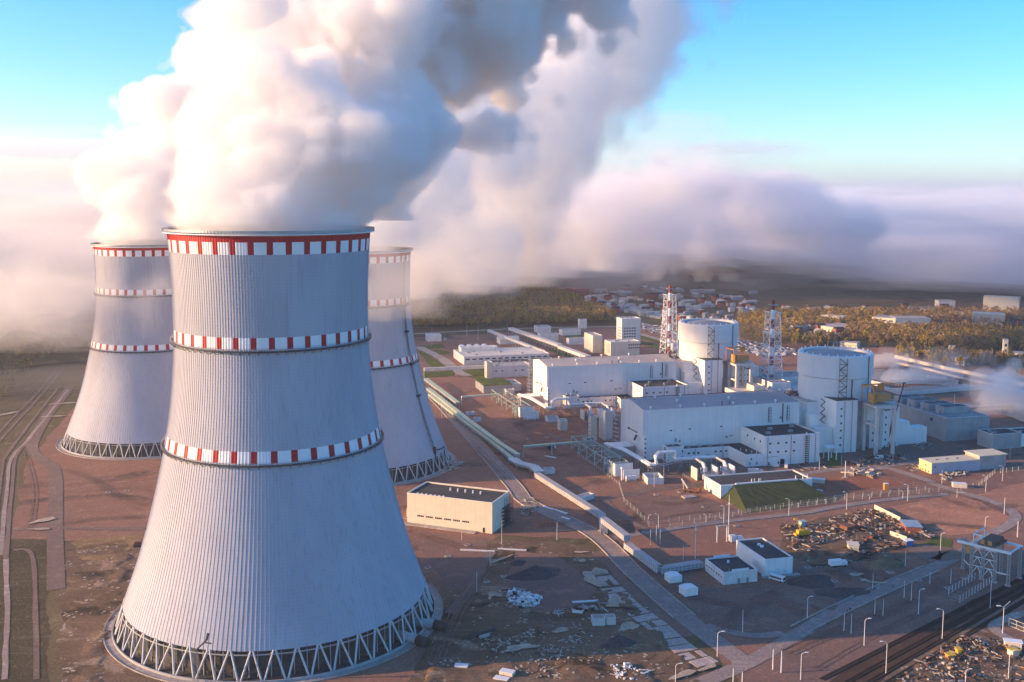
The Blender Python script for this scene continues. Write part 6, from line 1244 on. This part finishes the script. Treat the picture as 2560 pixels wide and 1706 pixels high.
# car park
def car_mesh(col):
    m=MB(); m.k=0; L,W=4.3,1.75; pr=[(-L/2,.35),(L/2,.35),(L/2,.8),(L*.28,.95),(L*.12,1.42),(-L*.3,1.42),(-L*.46,.95),(-L/2,.9)]; n=len(pr)
    m.add([(a,s*W/2*(.86 if z>1.2 else 1),z) for s in (-1,1) for a,z in pr],[tuple(range(n)),tuple(range(n,2*n))[::-1]]+[((i+1)%n,i,n+i,n+(i+1)%n) for i in range(n)])
    m.k=1; m.box(-L*.28,L*.1,-W*.45,W*.45,1.0,1.35); m.k=2
    for x in (-1.35,1.35):
        for s in (-1,1): m.tube((x,s*.66,.32),(x,s*.88,.32),.32,8)
    o=m.build('parked_car',[M('car_paint',col,tuple(c*.9 for c in col),rough=.3,spec=.6),GLS,TYRE]); me=o.data; bpy.data.objects.remove(o); return me
CARS=[(car_mesh(c),n) for c,n in (((.75,.75,.75),'white'),((.03,.03,.035),'black'),((.3,.31,.32),'grey'),((.25,.03,.03),'red'),((.05,.08,.2),'blue'))]
def park(Pn,n,where,rr):
    a0=Vector(Pn[0]); rows=[]
    for x,y in scatter(Pn,n*2,rr):
        u,v=UV(x,y); u=round(u/2.9)*2.9; v=round(v/8.)*8
        if (u,v) in rows or len(rows)>=n: continue
        rows.append((u,v)); me_,cn=rr.choice(CARS[:3]*3+CARS[3:]); x,y=XY(u,v)
        o=bpy.data.objects.new('parked_car',me_); COL.objects.link(o); o.location=(x,y,.1); o.rotation_euler[2]=GA+math.pi/2+rr.choice((0,math.pi)); tag(o,'%s car parked in the %s'%(cn,where),'car','%s cars in the %s'%(cn,where))
pk=gp('D3',[(790,700),(1080,745),(1390,800),(1400,870),(1050,880),(780,820)]); sheet('car_park',pk,m_road); park(pk,190,'car park between the reactor drums',random.Random(3))
pk=gp('C1',[(1190,500),(1440,560),(1600,640),(1600,560),(1500,470),(1230,455)]); sheet('car_park',pk,m_road); park(pk,90,'car park behind the farther vent stack',random.Random(4))
# ---------------- spray ponds, embankment ----------------
W_=M('pond_water',(.03,.04,.05),rough=.15,spec=.8)
for i,(k,p) in enumerate((('D4',[(730,1010),(1000,1010),(1640,1120),(1640,1180),(1000,1160),(720,1110)]),('D4',[(870,1210),(1700,1160),(1940,1200),(1060,1270)]),('D4',[(1900,1400),(2100,1330),(2500,1400),(2500,1560),(2300,1560)]))): sheet('pond_water',gp(k,p),W_)
def wallline(label,k,pts,h,w,mat,cat='wall',name='retaining_wall'):
    Q=[Vector(p) for p in gp(k,pts)]; T=thing(name,label,cat,Q[0].x,Q[0].y,0); m=MB(tuple(Q[0]))
    for a,b in zip(Q,Q[1:]): d=(b-a).normalized(); nr=Vector((-d.y,d.x))*w/2; m.prism([tuple(a-nr),tuple(b-nr),tuple(b+nr),tuple(a+nr)],0,h)
    m.build('wall_body',mat,T); return T
wallline('pale wall in front of the middle spray pond','D4',[(870,1215),(1060,1275),(1945,1205)],3.2,2.5,PLAST); wallline('pale sunlit embankment kerb crossing to the right edge','D4',[(985,890),(1500,1010),(1800,1070),(2311,1180),(2600,1240)],3.5,3,CREAM)
wallline('lower sunlit embankment kerb parallel to the upper one','D4',[(1000,950),(1300,1010),(1650,1100),(2311,1250)],2.2,2,CREAM); wallline('low dark wall behind the nearer drum near the ponds','D4',[(725,1160),(870,1190)],4,2,PLAST)
m=MB(); rr=random.Random(8)
for (xa,ya,xb,yb,n,dx) in ((750,1015,1080,1000,12,0),(880,1190,1620,1115,22,0),(1080,1220,1580,1195,14,0),(1960,1430,2500,1420,12,0)):
    for i in range(n):
        p=g('D4',xa+(xb-xa)*i/n,ya+(yb-ya)*i/n); m.tube((p.x,p.y,0),(p.x,p.y,2.2),.25,5); m.tube((p.x-2,p.y,2),(p.x+2,p.y,2),.2,5)
m.build('spray_pipe',MET); tag(bpy.data.objects['spray_pipe'],'rows of spray nozzles standing in the ponds behind the pump building','pipes',kind='stuff')
bld('long grey trough building behind the pump building',560,640,735,752,4,GREYC,RFG)
# ---------------- steam, fog, haze ----------------
def iso2(name,F,vox,org,level,mat,parent=None):
    F=F.copy(); F[0]=F[-1]=-5; F[:,0]=F[:,-1]=-5; F[:,:,0]=F[:,:,-1]=-5
    gr=openvdb.FloatGrid(-5.); gr.copyFromArray(np.ascontiguousarray(F)); pts,q=gr.convertToQuads(isovalue=level)
    pts=pts*np.array(vox)+np.array(org); me=bpy.data.meshes.new(name); me.vertices.add(len(pts)); me.vertices.foreach_set('co',pts.astype(np.float32).ravel())
    q=np.asarray(q).astype(np.int32)[:,::-1]; n=len(q); me.loops.add(n*4); me.loops.foreach_set('vertex_index',q.ravel()); me.polygons.add(n); me.polygons.foreach_set('loop_start',np.arange(n,dtype=np.int32)*4); me.update(calc_edges=True)
    me.materials.append(mat); o=bpy.data.objects.new(name,me); COL.objects.link(o)
    if parent: o.parent=parent
    print(name,n,flush=True); return o
def noiseA(shape,vox,org,scale,seed):
    rng=np.random.RandomState(seed); Wp=48; T=rng.rand(Wp,Wp,Wp).astype(np.float32)*2-1; ax=[]
    for i in range(3):
        c=(org[i]+np.arange(shape[i])*vox[i])/scale[i]; f=np.floor(c); t=(c-f).astype(np.float32); t=t*t*(3-2*t); f=f.astype(int)%Wp; ax.append((f,(f+1)%Wp,t))
    (x0,x1,tx),(y0,y1,ty),(z0,z1,tz)=ax
    A=T[x0]*(1-tx)[:,None,None]+T[x1]*tx[:,None,None]; A=A[:,y0]*(1-ty)[None,:,None]+A[:,y1]*ty[None,:,None]; return A[:,:,z0]*(1-tz)+A[:,:,z1]*tz
def fbm(shape,vox,org,scale,seed,octs,gain=.5,bil=True):
    s=np.zeros(shape,np.float32); a=1.; sc=np.array(scale,float)
    for o in range(octs):
        n=noiseA(shape,vox,org,sc,seed+o); s+=a*((np.abs(n)*2.2-.75) if bil else n); a*=gain; sc=sc*.5
    return s
def blobfield(blobs,vox,amp,scale,seed,octs,clip=None,zs=1.):
    B=np.array(blobs); lo=(B[:,:3]-B[:,3:]*1.35).min(0); hi=(B[:,:3]+B[:,3:]*1.35).max(0)
    if clip is not None: lo[2]=max(lo[2],clip)
    sh=tuple(((hi-lo)/vox).astype(int)+2); X=[(lo[i]+np.arange(sh[i])*vox).astype(np.float32) for i in range(3)]; F=np.full(sh,-9,np.float32)
    for x,y,z,r in B: F=np.maximum(F,1-np.sqrt((X[0]-x)[:,None,None]**2+(X[1]-y)[None,:,None]**2+((X[2]-z)*zs)[None,None,:]**2)/r)
    return F+amp*fbm(sh,(vox,)*3,lo,(scale,)*3,seed,octs,.58),(vox,)*3,lo,X
def dpx(l): return [(*at(x*1.088,y*1.088,D),r*1.088/FPX*D) for x,y,r,D in l]
VM={n:vmat(n,d,c,an) for n,d,c,an in (('steam_edge',.03,(.99,.98,.976),0.),('steam_core',.10,(.99,.98,.976),0.),('left_core',.06,(.99,.98,.976),0.),('soft_edge',.007,(1,.995,.99),0.),('steam_soft',.015,(1,.995,.99),0.),('thin_mist',.004,(.99,.96,.93),.2),('mist',.010,(.99,.96,.93),.2),('fog_edge',.0016,(.97,.965,.99),.2),('fog_core',.006,(.97,.965,.99),.2),('sun_tinted_fog_edge',.0016,(.98,.93,.87),.2),('sun_tinted_fog_core',.006,(.98,.93,.87),.2),('pond_mist',.05,(1,1,1),.2),('lilac_mist',.004,(.97,.96,.985),.2),('lilac_core',.012,(.97,.96,.985),.2),('cirrus',.00022,(1,1,1),.2))}  # warm tints put the low sun's glow into the fog colour, lilac ones shade
def cloud(name,label,blobs,vox,amp,scale,seed,levels,octs=4,cat='steam plume',tower=None,clip=None,zs=1.):
    F,vx,lo,X=blobfield(blobs,vox,amp,scale,seed,octs,clip,zs)
    if tower:   # nothing of the plume below the rim except inside it
        tx,ty,tz,tr=tower; rad=np.sqrt((X[0]-tx)[:,None]**2+(X[1]-ty)[None,:]**2); below=X[2]<tz+1.5
        F[:,:,below]=np.where(rad[:,:,None]<tr,np.minimum(F[:,:,below],.5),np.where(rad[:,:,None]<tr+45,-5,F[:,:,below]))
    r=iso2(name,F,vx,lo,levels[0][0],VM[levels[0][1]]); tag(r,label,cat)
    for lv,mn in levels[1:]: iso2('dense_core',F,vx,lo,lv,VM[mn],r)
    return r
SL=[(.03,'steam_edge'),(.11,'steam_core')]
cloud('steam_plume','huge white steam plume boiling out of the tallest front tower',dpx([(616,500,222,442),(612,440,228,446),(610,380,225,452),(540,480,150,436),(700,490,150,438),(780,440,150,450),(840,370,170,465),(650,310,240,465),(730,240,250,480),(810,160,270,500),(890,70,290,520),(970,-30,320,545),(1060,-140,340,570)]),2.4,.34,52,3,SL,6,tower=(-101.4,441.6,167,40.5))
cloud('steam_plume','sunlit white steam plume rising from the left cooling tower',dpx([(325,545,112,785),(322,500,116,792),(345,440,120,800),(385,375,128,805),(440,290,128,815),(510,215,145,825),(620,130,150,835),(720,60,130,845)]),3.2,.36,50,13,[(.03,'steam_edge'),(.12,'left_core')],6,tower=(-265.7,768.2,144.6,37))
cloud('steam_plume','grey shaded steam plume leaning right from the tower behind',dpx([(815,545,105,700),(870,500,130,735),(960,450,160,800),(1050,380,190,870),(1120,320,205,930),(1175,240,235,980),(1215,150,250,1020),(1270,50,255,1060),(1330,-60,275,1100),(1090,450,150,900),(1180,410,150,950),(1270,370,120,1000),(1000,520,120,820),(1390,120,150,1090),(1440,30,170,1100),(1320,250,120,1050),(1390,-60,200,1110)]),4.4,.27,70,23,[(-.03,'soft_edge'),(.05,'soft_edge'),(.13,'steam_soft')],6,tower=(-105.6,698.8,144.6,36.5))
# drifting low cloud right of the plumes
cloud('drifting_mist','low drifting cloud spreading right from behind the towers over the forest',dpx([(880,590,70,780),(960,600,70,840),(1050,575,75,900),(1150,545,95,980),(1260,505,110,1060),(1380,480,105,1150),(1330,540,70,1100),(1480,480,80,1230)]),8.,.75,95,33,[(-.22,'thin_mist'),(-.02,'thin_mist'),(.2,'mist'),(.45,'mist')],5,cat='cloud',clip=42)
cloud('drifting_mist','thin peach mist drifting in front of the top of the tower behind on the right',dpx([(880,600,75,640),(950,630,80,645),(860,680,60,640),(1030,590,80,665),(1100,580,80,700)]),6.,.5,60,83,[(-.2,'thin_mist'),(.05,'thin_mist'),(.25,'mist')],4,cat='cloud',clip=60)
cloud('drifting_mist','thin mist wrapped round the middle of the left cooling tower',dpx([(330,700,62,735),(380,660,45,735),(250,680,60,745),(170,690,70,760),(80,690,80,780),(-20,700,90,800)]),6.,.5,60,43,[(-.2,'thin_mist'),(.05,'thin_mist'),(.25,'mist')],4,cat='cloud',clip=25)
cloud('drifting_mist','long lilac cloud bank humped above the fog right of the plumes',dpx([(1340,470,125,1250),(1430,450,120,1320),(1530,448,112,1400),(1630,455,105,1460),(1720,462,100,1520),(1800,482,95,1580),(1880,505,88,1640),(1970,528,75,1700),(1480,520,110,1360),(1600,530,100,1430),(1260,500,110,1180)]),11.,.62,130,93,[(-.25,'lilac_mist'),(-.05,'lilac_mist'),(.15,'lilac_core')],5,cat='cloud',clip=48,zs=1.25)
def fogbank(name,label,x0,x1,y0,y1,zb,zt,edge,seed,vox=(34,34,9),levels=((-.15,'fog_edge'),(.1,'fog_edge'),(.35,'fog_core'),(.6,'fog_core')),sc=(420,230,50),amp=.6,hump=None):
    lo=np.array([x0,y0,435. if (not callable(zb) and zb>400) else 1.]); sh=(int((x1-x0)/vox[0])+1,int((y1-y0)/vox[1])+1,int((zt+70-lo[2]+(hump[0] if hump else 0))/vox[2])+1); X=[(lo[i]+np.arange(sh[i])*vox[i]).astype(np.float32) for i in range(3)]
    zbx=(zb(X[0]) if callable(zb) else zb+0*X[0])[:,None,None]; ztx=zt+hump[0]*np.exp(-((X[0][:,None]-hump[1])/hump[2])**2-((X[1][None,:]-1650)/450)**2)[:,:,None] if hump else zt; zc,h=(zbx+ztx)/2,(ztx-zbx)/2; F=1-np.abs(X[2][None,None,:]-zc)/h+np.zeros(sh,np.float32)
    e=edge(X[0])[:,None,None]; F=np.minimum(F,(X[1][None,:,None]-e)/420.); F=np.minimum(F,((y1-X[1])/600.)[None,:,None]); F=np.minimum(F,((X[0]-x0)/300.)[:,None,None]); F=np.minimum(F,((x1-X[0])/300.)[:,None,None]); F=np.minimum(F,1.)
    F=F+amp*fbm(sh,vox,lo,sc,seed,4)
    r=iso2(name,F,vox,lo,levels[0][0],VM[levels[0][1]]); tag(r,label,'fog')
    for lv,mn in levels[1:]: iso2('dense_core',F,vox,lo,lv,VM[mn],r)
fogbank('fog_bank','wide fog bank covering the land from the right edge to the horizon',-500,5600,1350,8600,lambda x:np.interp(x,[-500,300,650,900,6000],[62,58,34,22,20]).astype(np.float32),156,lambda x:np.interp(x,[-500,500,900,6000],[1560,1580,1480,1450]).astype(np.float32)+70*np.sin(x/300.),51,hump=(95,230,230))
fogbank('fog_bank','fog bank rolling over the land behind the left cooling tower',-4300,-150,850,8600,22,160,lambda x:np.interp(x,[-4300,-500,-330,-150],[960,930,980,1300]).astype(np.float32),61,levels=((-.15,'sun_tinted_fog_edge'),(.1,'sun_tinted_fog_edge'),(.35,'sun_tinted_fog_core'),(.6,'sun_tinted_fog_core')))
# spray pond steam
pm=[]
for (xa,ya,xb,yb,n,r_) in ((740,1005,1090,985,7,7),(880,1160,1640,1110,15,7)):
    for i in range(n): p=g('D4',xa+(xb-xa)*i/n,ya+(yb-ya)*i/n); pm.append((p.x,p.y,4+((i*37)%5),r_+((i*53)%4)))
cloud('pond_steam','row of white puffs steaming over the spray ponds behind the nearer drum',pm,1.8,.4,11,71,[(-.1,'thin_mist2'),(.1,'pond_mist')] if 0 else [(-.05,'pond_mist')],3,cat='steam',clip=.3)
p=g('D4',2200,1500); cloud('pond_steam','billowing steam cloud over the pond at the right edge',[(p.x-18,p.y,10,14),(p.x,p.y+10,14,19),(p.x+22,p.y+10,13,20),(p.x+48,p.y+10,13,22),(p.x-8,p.y+40,18,18),(p.x+20,p.y+45,18,20)],2.5,.45,24,72,[(-.15,'mist'),(.05,'steam_edge')],4,cat='steam',clip=.3)
p=g('D4',1250,1000); cloud('pond_steam','thin ground steam drifting between the spray ponds',[(p.x+i*26-60,p.y+((i*29)%20),4,15) for i in range(6)],3,.4,20,73,[(-.1,'mist')],3,cat='steam',clip=.3)
z_=6; p=g('C1',1690,1120,22.); cloud('steam_wisp','small steam wisp above the far tall annex',[(p.x,p.y-2,24,2.0),(p.x-1,p.y-2,29,3.2),(p.x+3,p.y-2,34,4.2),(p.x+1,p.y-2,39,3.5)],.7,.4,6,74,[(0,'pond_mist')],3,cat='steam')
fogbank('cirrus_cloud','thin pale cloud streaks low in the sky at the left',-13000,-2200,9500,13500,470,800,lambda x:9800+0*x,97,vox=(260,260,34),levels=((.1,'cirrus'),(.5,'cirrus')),sc=(2600,1600,110),amp=.8)
# even haze
hv=vmat('haze_air',HAZE,(.96,.97,1.),.3) 
me=bpy.data.meshes.new('haze'); b=bmesh.new(); bmesh.ops.create_cube(b,size=1.); b.to_mesh(me); b.free(); me.materials.append(hv); o=bpy.data.objects.new('haze',me); COL.objects.link(o); o.scale=(60400,43400,421); o.location=(0,18500,209.5); tag(o,kind='stuff')
